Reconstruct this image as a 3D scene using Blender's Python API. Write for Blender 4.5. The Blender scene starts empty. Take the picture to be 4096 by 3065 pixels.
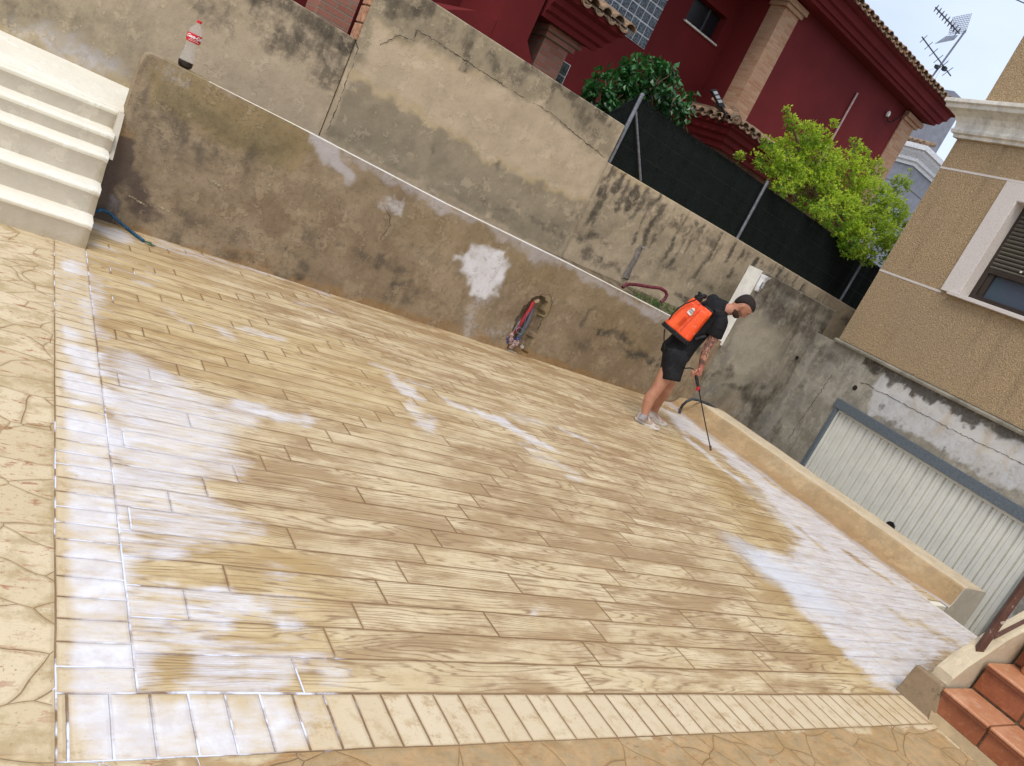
import bpy, bmesh, math, random
import numpy as np
from mathutils import Vector, Matrix
random.seed(7); rng = np.random.default_rng(7)
R = math.radians
SC = bpy.context.scene
COL = SC.collection

# ------------------------------------------------------------------ camera, world, sun, exposure
F_, CX, CY, H = 3130.18, 2048.0, 1532.5, 1.65
MQ = np.array([[0.78329504, -0.45129338, 0.42753148],
               [0.22886803, -0.43007884, -0.87329927],
               [0.57798642, 0.78189928, -0.23359199]])      # rows: camera right, down, forward
cam_d = bpy.data.cameras.new('camera'); cam = bpy.data.objects.new('camera', cam_d); COL.objects.link(cam)
cam_d.sensor_width = 36.0; cam_d.sensor_fit = 'HORIZONTAL'; cam_d.lens = 36.0 * F_ / 4096.0
cam_d.clip_start = 0.05; cam_d.clip_end = 600
_m = Matrix.Identity(4)
for i in range(3):
    _m[i][0] = MQ[0][i]; _m[i][1] = -MQ[1][i]; _m[i][2] = -MQ[2][i]
_m[2][3] = H
cam.matrix_world = _m
SC.camera = cam

SUN_EL, SUN_AZ = R(56), R(222)      # azimuth measured in the scene's XY plane
w = bpy.data.worlds.new("World"); SC.world = w; w.use_nodes = True
nt = w.node_tree
bg = nt.nodes['Background']
sky = nt.nodes.new('ShaderNodeTexSky'); sky.sky_type = 'NISHITA'; sky.sun_disc = False
sky.sun_elevation = SUN_EL; sky.sun_rotation = R(90) - SUN_AZ
sky.air_density = 1.0; sky.dust_density = 3.0; sky.ozone_density = 1.2
# thin bright overcast veil mixed over the blue
tcw = nt.nodes.new('ShaderNodeTexCoord')
nz = nt.nodes.new('ShaderNodeTexNoise'); nz.inputs['Scale'].default_value = 2.2; nz.inputs['Detail'].default_value = 6
mpw = nt.nodes.new('ShaderNodeMapping'); mpw.inputs['Scale'].default_value = (1, 1, 2.6)
nt.links.new(tcw.outputs['Generated'], mpw.inputs['Vector']); nt.links.new(mpw.outputs['Vector'], nz.inputs['Vector'])
mr = nt.nodes.new('ShaderNodeMapRange'); mr.inputs['From Min'].default_value = 0.3; mr.inputs['From Max'].default_value = 0.75
mr.inputs['To Min'].default_value = 0.55; mr.inputs['To Max'].default_value = 0.92
nt.links.new(nz.outputs['Fac'], mr.inputs['Value'])
mxw = nt.nodes.new('ShaderNodeMix'); mxw.data_type = 'RGBA'
nt.links.new(mr.outputs['Result'], mxw.inputs[0]); nt.links.new(sky.outputs['Color'], mxw.inputs[6])
mxw.inputs[7].default_value = (6.1, 6.75, 8.1, 1)
nt.links.new(mxw.outputs[2], bg.inputs['Color'])
bg.inputs['Strength'].default_value = 0.13
sd = bpy.data.lights.new('sun', 'SUN'); sun = bpy.data.objects.new('sun', sd); COL.objects.link(sun)
sd.energy = 1.3; sd.angle = R(24); sd.color = (1.0, 0.95, 0.87)
_sv = Vector((math.cos(SUN_AZ) * math.cos(SUN_EL), math.sin(SUN_AZ) * math.cos(SUN_EL), math.sin(SUN_EL)))
sun.rotation_euler = _sv.to_track_quat('Z', 'Y').to_euler(); sun.location = (0, -8, 20)
SC.view_settings.view_transform = 'Standard'; SC.view_settings.look = 'None'
SC.view_settings.exposure = 0.42; SC.view_settings.gamma = 1.0

# ------------------------------------------------------------------ helpers: measured points -> places on real planes
C0 = np.array([0, 0, H])
def rr(x, y): return MQ.T @ np.array([(x - CX) / F_, (y - CY) / F_, 1.0])
def onZ(x, y, z=0.0): d = rr(x, y); return C0 + d * ((z - H) / d[2])
def onY(x, y, Y): d = rr(x, y); return C0 + d * (Y / d[1])
def onX(x, y, X): d = rr(x, y); return C0 + d * (X / d[0])
def onP(x, y, P0, n):
    d = rr(x, y); P0 = np.array(P0, float); n = np.array(n, float)
    return C0 + d * (np.dot(P0 - C0, n) / np.dot(d, n))
def onV(x, y, P0, az): return onP(x, y, [P0[0], P0[1], 0], [-math.sin(az), math.cos(az), 0])

# ------------------------------------------------------------------ objects
def tag(o, label=None, cat=None, group=None, kind=None):
    if label: o['label'] = label
    if cat: o['category'] = cat
    if group: o['group'] = group
    if kind: o['kind'] = kind
    return o
def empty(name, loc, label, cat, group=None):
    o = bpy.data.objects.new(name, None); COL.objects.link(o); o.location = loc; o.empty_display_size = .1
    bpy.context.view_layer.update()
    return tag(o, label, cat, group)
def link(name, me, mat=None, parent=None, smooth=False):
    if mat: 
        me.materials.clear(); me.materials.append(mat)
    if smooth:
        me.polygons.foreach_set('use_smooth', [True] * len(me.polygons))
    o = bpy.data.objects.new(name, me); COL.objects.link(o)
    if parent:
        o.parent = parent
        if parent.type == 'EMPTY': o.matrix_parent_inverse = Matrix.Translation(-Vector(parent.location))   # meshes hold world coordinates
    return o
class MB:
    def __init__(s): s.v = []; s.f = []
    def add(s, vs, fs):
        n = len(s.v); s.v += [tuple(map(float, p)) for p in vs]; s.f += [tuple(i + n for i in q) for q in fs]; return s
    def hexa(s, p):   # 8 points: bottom ring 4, top ring 4
        return s.add(p, [(3, 2, 1, 0), (4, 5, 6, 7), (0, 1, 5, 4), (1, 2, 6, 5), (2, 3, 7, 6), (3, 0, 4, 7)])
    def box(s, lo, hi):
        x0, y0, z0 = lo; x1, y1, z1 = hi
        return s.hexa([(x0, y0, z0), (x1, y0, z0), (x1, y1, z0), (x0, y1, z0), (x0, y0, z1), (x1, y0, z1), (x1, y1, z1), (x0, y1, z1)])
    def obox(s, c, ax, ay, az, hx, hy, hz):   # oriented box, half sizes
        c = np.array(c, float); ax, ay, az = [np.array(a, float) for a in (ax, ay, az)]
        P = []
        for k in (-1, 1):
            for i, j in ((-1, -1), (1, -1), (1, 1), (-1, 1)): P.append(c + ax * hx * i + ay * hy * j + az * hz * k)
        return s.hexa(P)
    def tube(s, pts, r, n=10, cap=True, sq=False):
        pts = [np.array(p, float) for p in pts]; rs = r if hasattr(r, '__len__') else [r] * len(pts)
        rings = []; up = None
        for i, p in enumerate(pts):
            a = pts[max(0, i - 1)]; b = pts[min(len(pts) - 1, i + 1)]; t = b - a; t = t / (np.linalg.norm(t) + 1e-12)
            if up is None:
                up = np.array([0, 0, 1.0]) if abs(t[2]) < .9 else np.array([1.0, 0, 0])
            u = np.cross(up, t); u /= np.linalg.norm(u) + 1e-12; v = np.cross(t, u); up = v
            off = math.pi / n if sq else 0
            rings.append([p + rs[i] * (u * math.cos(2 * math.pi * k / n + off) + v * math.sin(2 * math.pi * k / n + off)) for k in range(n)])
        vs = [q for rg in rings for q in rg]; fs = []
        for i in range(len(pts) - 1):
            for k in range(n):
                fs.append((i * n + k, i * n + (k + 1) % n, (i + 1) * n + (k + 1) % n, (i + 1) * n + k))
        if cap: fs.append(tuple(range(n - 1, -1, -1))); fs.append(tuple((len(pts) - 1) * n + k for k in range(n)))
        return s.add(vs, fs)
    def lathe(s, c, axis, prof, n=24, side=None):     # prof: (height, radius)
        c = np.array(c, float); ax = np.array(axis, float); ax /= np.linalg.norm(ax)
        u = np.cross(ax, [0.3, 1, 0.1] if side is None else side); u /= np.linalg.norm(u); v = np.cross(ax, u)
        vs = []; fs = []
        for h, r in prof:
            for k in range(n):
                a = 2 * math.pi * k / n; vs.append(c + ax * h + r * (u * math.cos(a) + v * math.sin(a)))
        for i in range(len(prof) - 1):
            for k in range(n): fs.append((i * n + k, i * n + (k + 1) % n, (i + 1) * n + (k + 1) % n, (i + 1) * n + k))
        fs.append(tuple(range(n - 1, -1, -1))); fs.append(tuple((len(prof) - 1) * n + k for k in range(n)))
        return s.add(vs, fs)
    def loft(s, rings, cap=True):
        n = len(rings[0]); vs = [q for rg in rings for q in rg]; fs = []
        for i in range(len(rings) - 1):
            for k in range(n): fs.append((i * n + k, i * n + (k + 1) % n, (i + 1) * n + (k + 1) % n, (i + 1) * n + k))
        if cap: fs.append(tuple(range(n - 1, -1, -1))); fs.append(tuple((len(rings) - 1) * n + k for k in range(n)))
        return s.add(vs, fs)
    def extrude(s, prof, P0, d, ox, oz, L, cap=True):    # prof: closed list (a,b) placed at P0+ox*a+oz*b, swept L along d
        P0, d, ox, oz = [np.array(q, float) for q in (P0, d, ox, oz)]
        r0 = [P0 + ox * a + oz * b for a, b in prof]; r1 = [q + d * L for q in r0]
        return s.loft([r0, r1], cap)
    def mesh(s, name):
        me = bpy.data.meshes.new(name); me.from_pydata(s.v, [], s.f); me.update()
        bm = bmesh.new(); bm.from_mesh(me); bmesh.ops.recalc_face_normals(bm, faces=bm.faces); bm.to_mesh(me); bm.free()
        return me
    def build(s, name, mat, parent=None, smooth=False, bevel=0, seg=2):
        me = s.mesh(name)
        if bevel:
            bm = bmesh.new(); bm.from_mesh(me)
            es = [e for e in bm.edges if len(e.link_faces) == 2 and e.calc_face_angle(0) > .5]
            bmesh.ops.bevel(bm, geom=es, offset=bevel, segments=seg, profile=.5, affect='EDGES', clamp_overlap=True)
            bm.to_mesh(me); bm.free()
        o = link(name, me, mat, parent, smooth)
        if smooth:
            try: me.set_sharp_from_angle(angle=R(40))
            except Exception: pass
        return o

def sstep(x, a, b):
    t = np.clip((x - a) / (b - a + 1e-12), 0, 1); return t * t * (3 - 2 * t)
def seg_dist(P, A, B):
    d = B - A; L = (d * d).sum() + 1e-12
    t = np.clip(((P - A) @ d) / L, 0, 1); return np.linalg.norm(P - (A + t[:, None] * d), axis=1)
def vnoise(P, sc, seed=0):
    """cheap smooth 2-D value noise 0..1"""
    g = np.random.default_rng(seed).random((64, 64)); q = P * sc; i = np.floor(q).astype(int); f = q - i; f = f * f * (3 - 2 * f)
    a = g[i[:, 0] % 64, i[:, 1] % 64]; b = g[(i[:, 0] + 1) % 64, i[:, 1] % 64]; c = g[i[:, 0] % 64, (i[:, 1] + 1) % 64]; d = g[(i[:, 0] + 1) % 64, (i[:, 1] + 1) % 64]
    return (a * (1 - f[:, 0]) + b * f[:, 0]) * (1 - f[:, 1]) + (c * (1 - f[:, 0]) + d * f[:, 0]) * f[:, 1]
def paint(me, P2, stains, to2d):
    """write named stain masks (float attributes) on a mesh. stains: (name, kind, amount, radius, soft, [points])"""
    out = {}
    Pw = P2 + (np.stack([vnoise(P2, 7, 1), vnoise(P2, 7, 2)], 1) - .5) * .10 + (np.stack([vnoise(P2, 23, 3), vnoise(P2, 23, 4)], 1) - .5) * .05
    for nm, kind, amt, rad, soft, pts in stains:
        out.setdefault(nm, np.zeros(len(P2)))
        Q = np.array([to2d(*p) for p in pts])
        if kind == 'c':
            d = np.full(len(P2), 1e9)
            if len(Q) == 1: d = np.linalg.norm(Pw - Q[0], axis=1)
            for a, b in zip(Q[:-1], Q[1:]): d = np.minimum(d, seg_dist(Pw, a, b))
            val = 1 - sstep(d, rad - soft, rad + soft)
        else:
            d = np.full(len(P2), 1e9); ins = np.zeros(len(P2), bool)
            for a, b in zip(Q, np.roll(Q, -1, 0)):
                d = np.minimum(d, seg_dist(Pw, a, b))
                c = ((a[1] > Pw[:, 1]) != (b[1] > Pw[:, 1])) & (Pw[:, 0] < (b[0] - a[0]) * (Pw[:, 1] - a[1]) / (b[1] - a[1] + 1e-12) + a[0])
                ins ^= c
            sd_ = np.where(ins, -d, d); val = 1 - sstep(sd_, -soft, soft)
        if amt >= 0: out[nm] = np.maximum(out[nm], val * amt)
        else: out[nm] = out[nm] * (1 - val * (-amt))
    for nm, a in out.items():
        at = me.attributes.new(nm, 'FLOAT', 'POINT'); at.data.foreach_set('value', a.astype(np.float32))

# ------------------------------------------------------------------ node helper
class NG:
    def __init__(s, name):
        s.m = bpy.data.materials.new(name); s.m.use_nodes = True; s.t = s.m.node_tree; s.n = s.t.nodes
        s.b = s.n['Principled BSDF']; s.tc = s.n.new('ShaderNodeTexCoord'); s.P = s.tc.outputs['Object']
    def put(s, sock, v):
        if isinstance(v, bpy.types.NodeSocket): s.t.links.new(v, sock)
        elif isinstance(v, (tuple, list)) and len(v) == 3 and sock.type == 'RGBA': sock.default_value = (*v, 1)
        else: sock.default_value = v
    def math(s, op, a, b=None, c=None):
        n = s.n.new('ShaderNodeMath'); n.operation = op; s.put(n.inputs[0], a)
        if b is not None: s.put(n.inputs[1], b)
        if c is not None: s.put(n.inputs[2], c)
        return n.outputs[0]
    def add(s, a, b): return s.math('ADD', a, b)
    def sub(s, a, b): return s.math('SUBTRACT', a, b)
    def mul(s, a, b): return s.math('MULTIPLY', a, b)
    def mn(s, a, b): return s.math('MINIMUM', a, b)
    def mx(s, a, b): return s.math('MAXIMUM', a, b)
    def ss(s, x, lo, hi, a=0.0, b=1.0):
        n = s.n.new('ShaderNodeMapRange'); n.interpolation_type = 'SMOOTHSTEP'
        for i, v in enumerate((x, lo, hi, a, b)): s.put(n.inputs[i], v)
        return n.outputs[0]
    def mix(s, f, a, b, mode='MIX'):
        n = s.n.new('ShaderNodeMix'); n.data_type = 'RGBA'; n.blend_type = mode; s.put(n.inputs[0], f); s.put(n.inputs[6], a); s.put(n.inputs[7], b); return n.outputs[2]
    def comb(s, x, y, z=0.0):
        n = s.n.new('ShaderNodeCombineXYZ'); [s.put(n.inputs[i], v) for i, v in enumerate((x, y, z))]; return n.outputs[0]
    def sep(s, v):
        n = s.n.new('ShaderNodeSeparateXYZ'); s.put(n.inputs[0], v); return n.outputs
    def map(s, v, sc=(1, 1, 1), loc=(0, 0, 0), rot=(0, 0, 0)):
        n = s.n.new('ShaderNodeMapping'); s.put(n.inputs[0], v); n.inputs['Scale'].default_value = sc; n.inputs['Location'].default_value = loc; n.inputs['Rotation'].default_value = rot; return n.outputs[0]
    def vadd(s, a, b):
        n = s.n.new('ShaderNodeVectorMath'); n.operation = 'ADD'; s.put(n.inputs[0], a); s.put(n.inputs[1], b); return n.outputs[0]
    def vscale(s, a, k):
        n = s.n.new('ShaderNodeVectorMath'); n.operation = 'SCALE'; s.put(n.inputs[0], a); s.put(n.inputs['Scale'], k); return n.outputs[0]
    def noise(s, v=None, scale=5, detail=4, rough=.55, dist=0, col=False):
        n = s.n.new('ShaderNodeTexNoise'); s.put(n.inputs['Vector'], v if v is not None else s.P)
        n.inputs['Scale'].default_value = scale; n.inputs['Detail'].default_value = detail; n.inputs['Roughness'].default_value = rough; n.inputs['Distortion'].default_value = dist
        return n.outputs['Color' if col else 'Fac']
    def vor(s, v, scale, feature='DISTANCE_TO_EDGE', out=0, rnd=1.0):
        n = s.n.new('ShaderNodeTexVoronoi'); n.feature = feature; s.put(n.inputs['Vector'], v); n.inputs['Scale'].default_value = scale; n.inputs['Randomness'].default_value = rnd; return n.outputs[out]
    def white(s, v):
        n = s.n.new('ShaderNodeTexWhiteNoise'); n.noise_dimensions = '3D'; s.put(n.inputs['Vector'], v); return n.outputs['Value']
    def attr(s, name):
        n = s.n.new('ShaderNodeAttribute'); n.attribute_name = name; return n.outputs['Fac']
    def stain(s, name, nz, k=.9, lo=.35, hi=.65):
        return s.ss(s.mul(s.ss(s.attr(name), 0.0, 0.12), s.add(s.attr(name), s.mul(s.sub(nz, .5), k))), lo, hi)
    def bump(s, h, strength=.5, dist=.01):
        n = s.n.new('ShaderNodeBump'); n.inputs['Strength'].default_value = strength; n.inputs['Distance'].default_value = dist; s.put(n.inputs['Height'], h); s.put(s.b.inputs['Normal'], n.outputs[0]); return n
    def out(s, col, rough=.8, spec=.3, metal=0.0):
        s.put(s.b.inputs['Base Color'], col); s.put(s.b.inputs['Roughness'], rough); s.put(s.b.inputs['Specular IOR Level'], spec); s.put(s.b.inputs['Metallic'], metal); return s.m
def simple(name, col, rough=.6, spec=.4, metal=0, var=.15, scale=12, bump=0, bscale=80):
    g = NG(name); n = g.noise(scale=scale, detail=5)
    c = g.mix(g.ss(n, .3, .7), tuple(c * (1 - var) for c in col), tuple(min(1, c * (1 + var)) for c in col))
    if bump: g.bump(g.noise(scale=bscale, detail=4), bump, .004)
    return g.out(c, rough, spec, metal)
# ------------------------------------------------------------------ stamped concrete terrace
FA, FB, FY0, FH, FX0, FL, FD = 0.0022192, 0.0233907, 1.8131545, 0.1593440, 1.1252328, 0.6315350, 0.1631822
def mat_floor():
    g = NG('stamped_concrete'); X, Y, Z = g.sep(g.P)
    den = g.sub(1.0, g.math('DIVIDE', g.add(g.mul(X, FA), g.mul(Y, FB)), 1.65)); s_ = g.math('DIVIDE', 1.0, den)
    wx = g.mul(g.sub(g.noise(scale=2.3, detail=3), .5), .012); wy = g.mul(g.sub(g.noise(g.map(g.P, loc=(7, 3, 1)), 3.1, 4), .5), .013)
    x = g.add(g.mul(X, s_), wx); y = g.add(g.mul(Y, s_), wy)
    q_ = g.math('DIVIDE', g.sub(y, 1.789), .1629); rf = g.add(q_, g.mul(g.mul(q_, q_), .000626)); r = g.math('FLOOR', rf); fr = g.sub(rf, r)
    px = g.math('DIVIDE', g.sub(g.sub(x, FX0), g.mul(r, FD)), 2 * FL); k = g.math('FLOOR', px); fp = g.sub(px, k)
    rnd = g.white(g.comb(r, k, 3.3)); mid = g.math('GREATER_THAN', rnd, .62)
    half = g.mul(g.math('GREATER_THAN', fp, .5), mid)
    idv = g.comb(r, k, half); idw = g.white(idv); idw2 = g.white(g.comb(k, r, g.add(half, 9.0)))
    dx = g.mul(g.mn(fp, g.sub(1.0, fp)), 2 * FL); dm = g.add(g.mul(g.math('ABSOLUTE', g.sub(fp, .5)), 2 * FL), g.mul(g.sub(1.0, mid), 5.0))
    dy = g.mul(g.mn(fr, g.sub(1.0, fr)), FH)
    dpl = g.mn(g.mn(dx, dm), dy)
    # zones
    inL = g.mul(g.mul(g.math('GREATER_THAN', x, .432), g.math('LESS_THAN', x, .636)), g.math('GREATER_THAN', y, 1.786))
    inB = g.mul(g.mul(g.math('GREATER_THAN', x, .432), g.math('GREATER_THAN', y, 1.556)), g.math('LESS_THAN', y, 1.7861))
    inP = g.mul(g.math('GREATER_THAN', x, .6359), g.math('GREATER_THAN', y, 1.786))
    zone = g.mx(g.mx(inL, inB), inP); stone = g.sub(1.0, zone)
    bl = g.math('DIVIDE', g.sub(y, 1.784), .1025); blr = g.math('FLOOR', bl); blf = g.sub(bl, blr); dbl = g.mul(g.mn(blf, g.sub(1.0, blf)), .1025)
    bb = g.math('DIVIDE', g.sub(x, .459), .104); bbr = g.math('FLOOR', bb); bbf = g.sub(bb, bbr); dbb = g.mul(g.mn(bbf, g.sub(1.0, bbf)), .104)
    e1 = g.add(g.math('ABSOLUTE', g.sub(x, .432)), g.mul(g.math('LESS_THAN', y, 1.5), 5.0))
    e2 = g.add(g.math('ABSOLUTE', g.sub(x, .636)), g.mul(g.math('LESS_THAN', y, 1.786), 5.0))
    e3 = g.add(g.math('ABSOLUTE', g.sub(y, 1.786)), g.mul(g.math('LESS_THAN', x, .432), 5.0))
    e4 = g.add(g.math('ABSOLUTE', g.sub(y, 1.556)), g.mul(g.math('LESS_THAN', x, .432), 5.0))
    edge = g.mn(g.mn(e1, e2), g.mn(e3, e4))
    # crazy paving
    wv = g.vadd(g.P, g.vscale(g.noise(scale=1.7, detail=2, col=True), .35))
    vs = g.map(wv, (1.0, 1.35, 0.001), (0.86, 0.42, 0))
    dst = g.mul(g.vor(vs, 4.0), .34); stid = g.vor(vs, 4.0, 'F1', 1)
    big = 9.0
    d = g.mn(g.add(dpl, g.mul(g.sub(1.0, inP), big)), g.mn(g.add(dbl, g.mul(g.sub(1.0, inL), big)), g.mn(g.add(dbb, g.mul(g.sub(1.0, inB), big)), g.add(dst, g.mul(zone, big)))))
    d = g.mn(d, edge)
    rag = g.mul(g.noise(scale=38, detail=4), .0035); lw = g.mul(g.add(.0024, rag), g.sub(1.0, g.mul(stone, .50)))
    grv = g.sub(1.0, g.ss(d, g.mul(lw, .45), g.mul(lw, 1.25)))
    soft = g.sub(1.0, g.ss(d, .004, .016))
    # wood grain: contour lines of a long noise -> cathedral arches, plus fine fibres
    gx = g.add(g.mul(x, .95), g.mul(idw, 31.0)); gy = g.add(g.mul(y, 5.2), g.mul(idw2, 17.0))
    gn = g.noise(g.comb(gx, gy, g.mul(idw, 5.0)), 1.0, 2.0, .45)
    lam = g.add(55.0, g.mul(g.ss(idw2, .3, .9), 150.0)); ln = g.math('ABSOLUTE', g.math('SINE', g.add(g.add(g.mul(gn, g.add(34.0, g.mul(g.sub(1.0, idw2), 20.0))), g.mul(y, lam)), g.mul(g.noise(g.map(g.P, (3, 60, 1)), 1.0, 3), 4.0))))
    grn = g.sub(1.0, g.ss(ln, .03, .66))
    fib = g.noise(g.comb(g.add(g.mul(x, 3.0), g.mul(idw, 9.0)), g.mul(y, 120.0), idw), 1.0, 4, .6)
    patch = g.noise(g.comb(g.add(g.mul(x, 2.2), g.mul(idw, 40.0)), g.mul(y, 6.0), idw2), 1.0, 3, .6)
    gmask = g.mul(grn, g.ss(g.add(g.mul(patch, .6), g.mul(fib, .4)), .35, .55)); 
    grain = g.mul(g.mx(gmask, g.mul(g.mul(g.ss(fib, .52, .68), .7), g.ss(patch, .35, .6))), inP)
    # colours
    n1 = g.noise(scale=1.1, detail=5, rough=.6); n2 = g.noise(g.map(g.P, (1, 3, 1), (4, 2, 0)), 2.6, 5, .62); n3 = g.noise(scale=14, detail=6, rough=.7); n4 = g.noise(scale=110, detail=4, rough=.7)
    cream = g.mix(g.ss(n2, .35, .65), (.70, .575, .365), (.60, .465, .265))
    cream = g.mix(g.mul(g.ss(idw, .2, 1.0), .30), cream, (.55, .425, .25))
    base = g.mix(g.mul(g.mul(g.ss(g.noise(g.comb(g.mul(x, 1.6), g.mul(y, 4.5), idw2), 1.0, 6, .68), .42, .60), inP), .88), cream, (.38, .25, .125)); base = g.mix(g.mul(g.ss(n3, .50, .66), .35), base, (.42, .285, .14))
    yel = g.stain('yel', n2, .6, .2, .8); base = g.mix(g.mul(yel, .40), base, (.58, .42, .18))
    brn = g.stain('brn', g.add(g.mul(n3, .5), g.mul(n2, .5)), 1.8, .1, 1.1); base = g.mix(g.mul(brn, g.ss(g.noise(g.comb(g.mul(x, 2.5), g.mul(y, 30.0), 0.0), 1.0, 4, .6), .3, .7, .25, .85)), base, (.40, .255, .09))
    # bands and stones
    blot = g.ss(g.add(g.mul(n3, .6), g.mul(n4, .4)), .50, .64)
    bc = g.white(g.comb(g.mul(blr, inL), g.mul(bbr, inB), 1.0)); band = g.mix(g.mul(bc, .35), (.66, .54, .36), (.54, .41, .245))
    band = g.mix(g.mul(g.mul(blot, g.ss(n2, .40, .60)), .75), band, (.36, .19, .095)); band = g.mix(g.mul(g.ss(n3, .48, .66), .45), band, (.45, .33, .16))
    band = g.mix(g.mul(yel, .25), band, (.50, .34, .13))
    st = g.mix(g.math('FRACT', g.mul(g.sep(stid)[0], 7.3)), (.68, .555, .36), (.60, .475, .285))
    scr = g.noise(g.map(g.P, (3, 9, 1), rot=(0, 0, .5)), 3.2, 7, .72, .6)
    st = g.mix(g.mul(g.ss(scr, .545, .62), g.ss(g.noise(scale=1.9, detail=3), .40, .52, .25, 1.0)), st, (.36, .15, .075))
    st = g.mix(g.mul(g.ss(g.noise(scale=5.5, detail=6, rough=.7), .46, .62), .75), st, (.42, .305, .15))
    st = g.mix(g.mul(g.ss(g.noise(scale=75, detail=3), .62, .68), .7), st, (.33, .25, .12))
    dk = g.stain('dim', n3, .5); st = g.mix(g.mul(dk, .72), st, g.mix(g.ss(n3, .35, .65), (.42, .235, .085), (.27, .175, .075)))
    col = g.mix(inP, g.mix(stone, band, st), base)
    # fine pitting and speckle everywhere
    col = g.mix(g.mul(g.ss(n4, .56, .70), .28), col, (.33, .23, .11))
    col = g.mix(g.mul(grain, .80), col, (.25, .145, .07))
    col = g.mix(g.mul(soft, .32), col, (.36, .22, .08))
    gcol = g.mix(g.ss(n1, .4, .6), (.17, .085, .04), (.26, .155, .075))
    col = g.mix(g.mul(grv, g.sub(.86, g.mul(stone, .22))), col, gcol)
    # white release-powder wash: thick streaks follow the grain, lines stay white
    wn = g.noise(g.comb(g.mul(x, 4.5), g.mul(y, g.add(14.0, g.mul(inP, 22.0))), idw), 1.0, 6, .68)
    wn2 = g.noise(scale=9, detail=6, rough=.7)
    wf = g.add(g.mul(wn, .65), g.mul(wn2, .35))
    brk = g.mul(g.sub(1.0, inP), g.ss(g.white(g.comb(g.mul(blr, inL), g.mul(bbr, inB), 5.0)), 0, 1, .0, .20)); wat = g.mul(g.sub(g.attr('wh'), brk), g.mx(inP, g.mul(g.ss(x, .435, .50), g.sub(1.0, g.mul(stone, .85))))); wh = g.ss(g.mul(g.ss(wat, 0, .25), g.add(wat, g.mul(g.sub(wf, .5), 3.4))), .12, 1.35)
    wcol = g.mix(g.ss(wn2, .4, .62), (.80, .80, .83), (.67, .63, .625))
    wcol = g.mix(g.mul(grain, .65), wcol, (.82, .83, .90))
    col = g.mix(g.mul(wh, .86), col, wcol)
    bw = g.ss(g.attr('glare'), .1, 1.0); col = g.mix(g.mul(bw, .45), col, (.70, .76, .86))  # bluish wet glare put into the colour, over the wash
    wl = g.mul(g.mul(g.mul(grv, g.ss(g.attr('wl'), .1, .6)), g.ss(g.noise(scale=7, detail=4), .46, .56)), g.math('GREATER_THAN', x, .425)); col = g.mix(g.mul(wl, .9), col, (.80, .82, .92))
    # relief
    h = g.add(g.mul(g.sub(1.0, grv), .6), g.add(g.mul(g.sub(1.0, soft), .25), g.add(g.mul(g.sub(1.0, grain), .22), g.mul(n3, .12))))
    h = g.add(h, g.mul(g.mul(scr, stone), .5)); h = g.add(h, g.mul(n4, .05))
    g.bump(h, .75, .006)
    rgh = g.sub(g.ss(n2, .2, .8, .62, .46), g.mul(wh, .06)); rgh = g.sub(rgh, g.mul(bw, .14)); rgh = g.sub(rgh, g.mul(brn, .1))
    return g.out(col, rgh, .38)
M_floor = mat_floor()

D = 4096 / 2212.0
FS = []      # stains in measured points
def fs(nm, amt, rad, soft, pts, kind='c', k=1.0): FS.append((nm, kind, amt, rad, soft, [(x * k, y * k) for x, y in pts]))
# big white wash beside the kerb
fs('wh', 1.0, 0, .10, [(2640, 1628), (2735, 1665), (2900, 1790), (3100, 1945), (3300, 2090), (3500, 2240), (3690, 2370), (3960, 2570), (3750, 2640), (3590, 2775), (3480, 2740), (3400, 2640), (3300, 2540), (3180, 2430), (3140, 2350), (3060, 2290), (2980, 2205), (3060, 2195), (3150, 2220), (3190, 2180), (3120, 2060), (3060, 1990), (2970, 1890), (2900, 1840), (2830, 1790), (2760, 1735), (2745, 1745), (2700, 1700)], 'p')
fs('wh', .95, .06, .05, [(2740, 1752), (2830, 1822), (2900, 1880), (2960, 1925)])
fs('wh', .9, .05, .05, [(2600, 1615), (2680, 1650), (2760, 1700)])
fs('wh', -.8, .06, .05, [(2830, 1790), (2900, 1830)])
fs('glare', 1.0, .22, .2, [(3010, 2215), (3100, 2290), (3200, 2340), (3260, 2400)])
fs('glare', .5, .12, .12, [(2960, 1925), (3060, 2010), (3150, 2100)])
fs('wh', -.75, .06, .06, [(3400, 2215), (3470, 2270), (3540, 2310)])
fs('wh', -.7, .05, .05, [(3500, 2220), (3600, 2300)])
fs('wh', -.6, .05, .05, [(3180, 2100), (3300, 2200)])
fs('wh', -.45, .08, .07, [(3560, 2440), (3720, 2520), (3800, 2560)])
fs('wh', -.5, .12, .1, [(3640, 2320), (3720, 2400)])
fs('brn', 1.0, .04, .05, [(3400, 2215), (3470, 2270), (3540, 2310)]); fs('brn', 1.0, .04, .05, [(3500, 2220), (3600, 2300)])
fs('brn', .6, .06, .06, [(3650, 2480), (3730, 2530)])
fs('brn', .85, .22, .2, [(2880, 1900), (3000, 2040), (3090, 2120), (3140, 2190)])
fs('brn', .5, .2, .15, [(3000, 2200), (3090, 2330), (3200, 2460), (3350, 2620), (3500, 2760)])
fs('yel', .8, .35, .3, [(2760, 1800), (2950, 2000), (3050, 2130), (3080, 2260), (3250, 2500), (3480, 2760)])
fs('yel', .75, .8, .6, [(450, 1000), (700, 1250), (1000, 1400), (1400, 1500)])
fs('yel', .8, .45, .3, [(560, 2150), (900, 2300), (900, 2650)])
fs('brn', .75, .10, .10, [(540, 2140), (700, 2170), (1100, 2260), (1300, 2330)])
fs('brn', .8, .10, .08, [(540, 2260), (800, 2290), (950, 2330)]); fs('brn', .7, .06, .06, [(900, 2420), (1300, 2500)])
fs('brn', .6, .09, .07, [(700, 2660), (1100, 2720)]); fs('brn', .7, .3, .2, [(230, 1100), (330, 1250), (420, 1420)])
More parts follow.
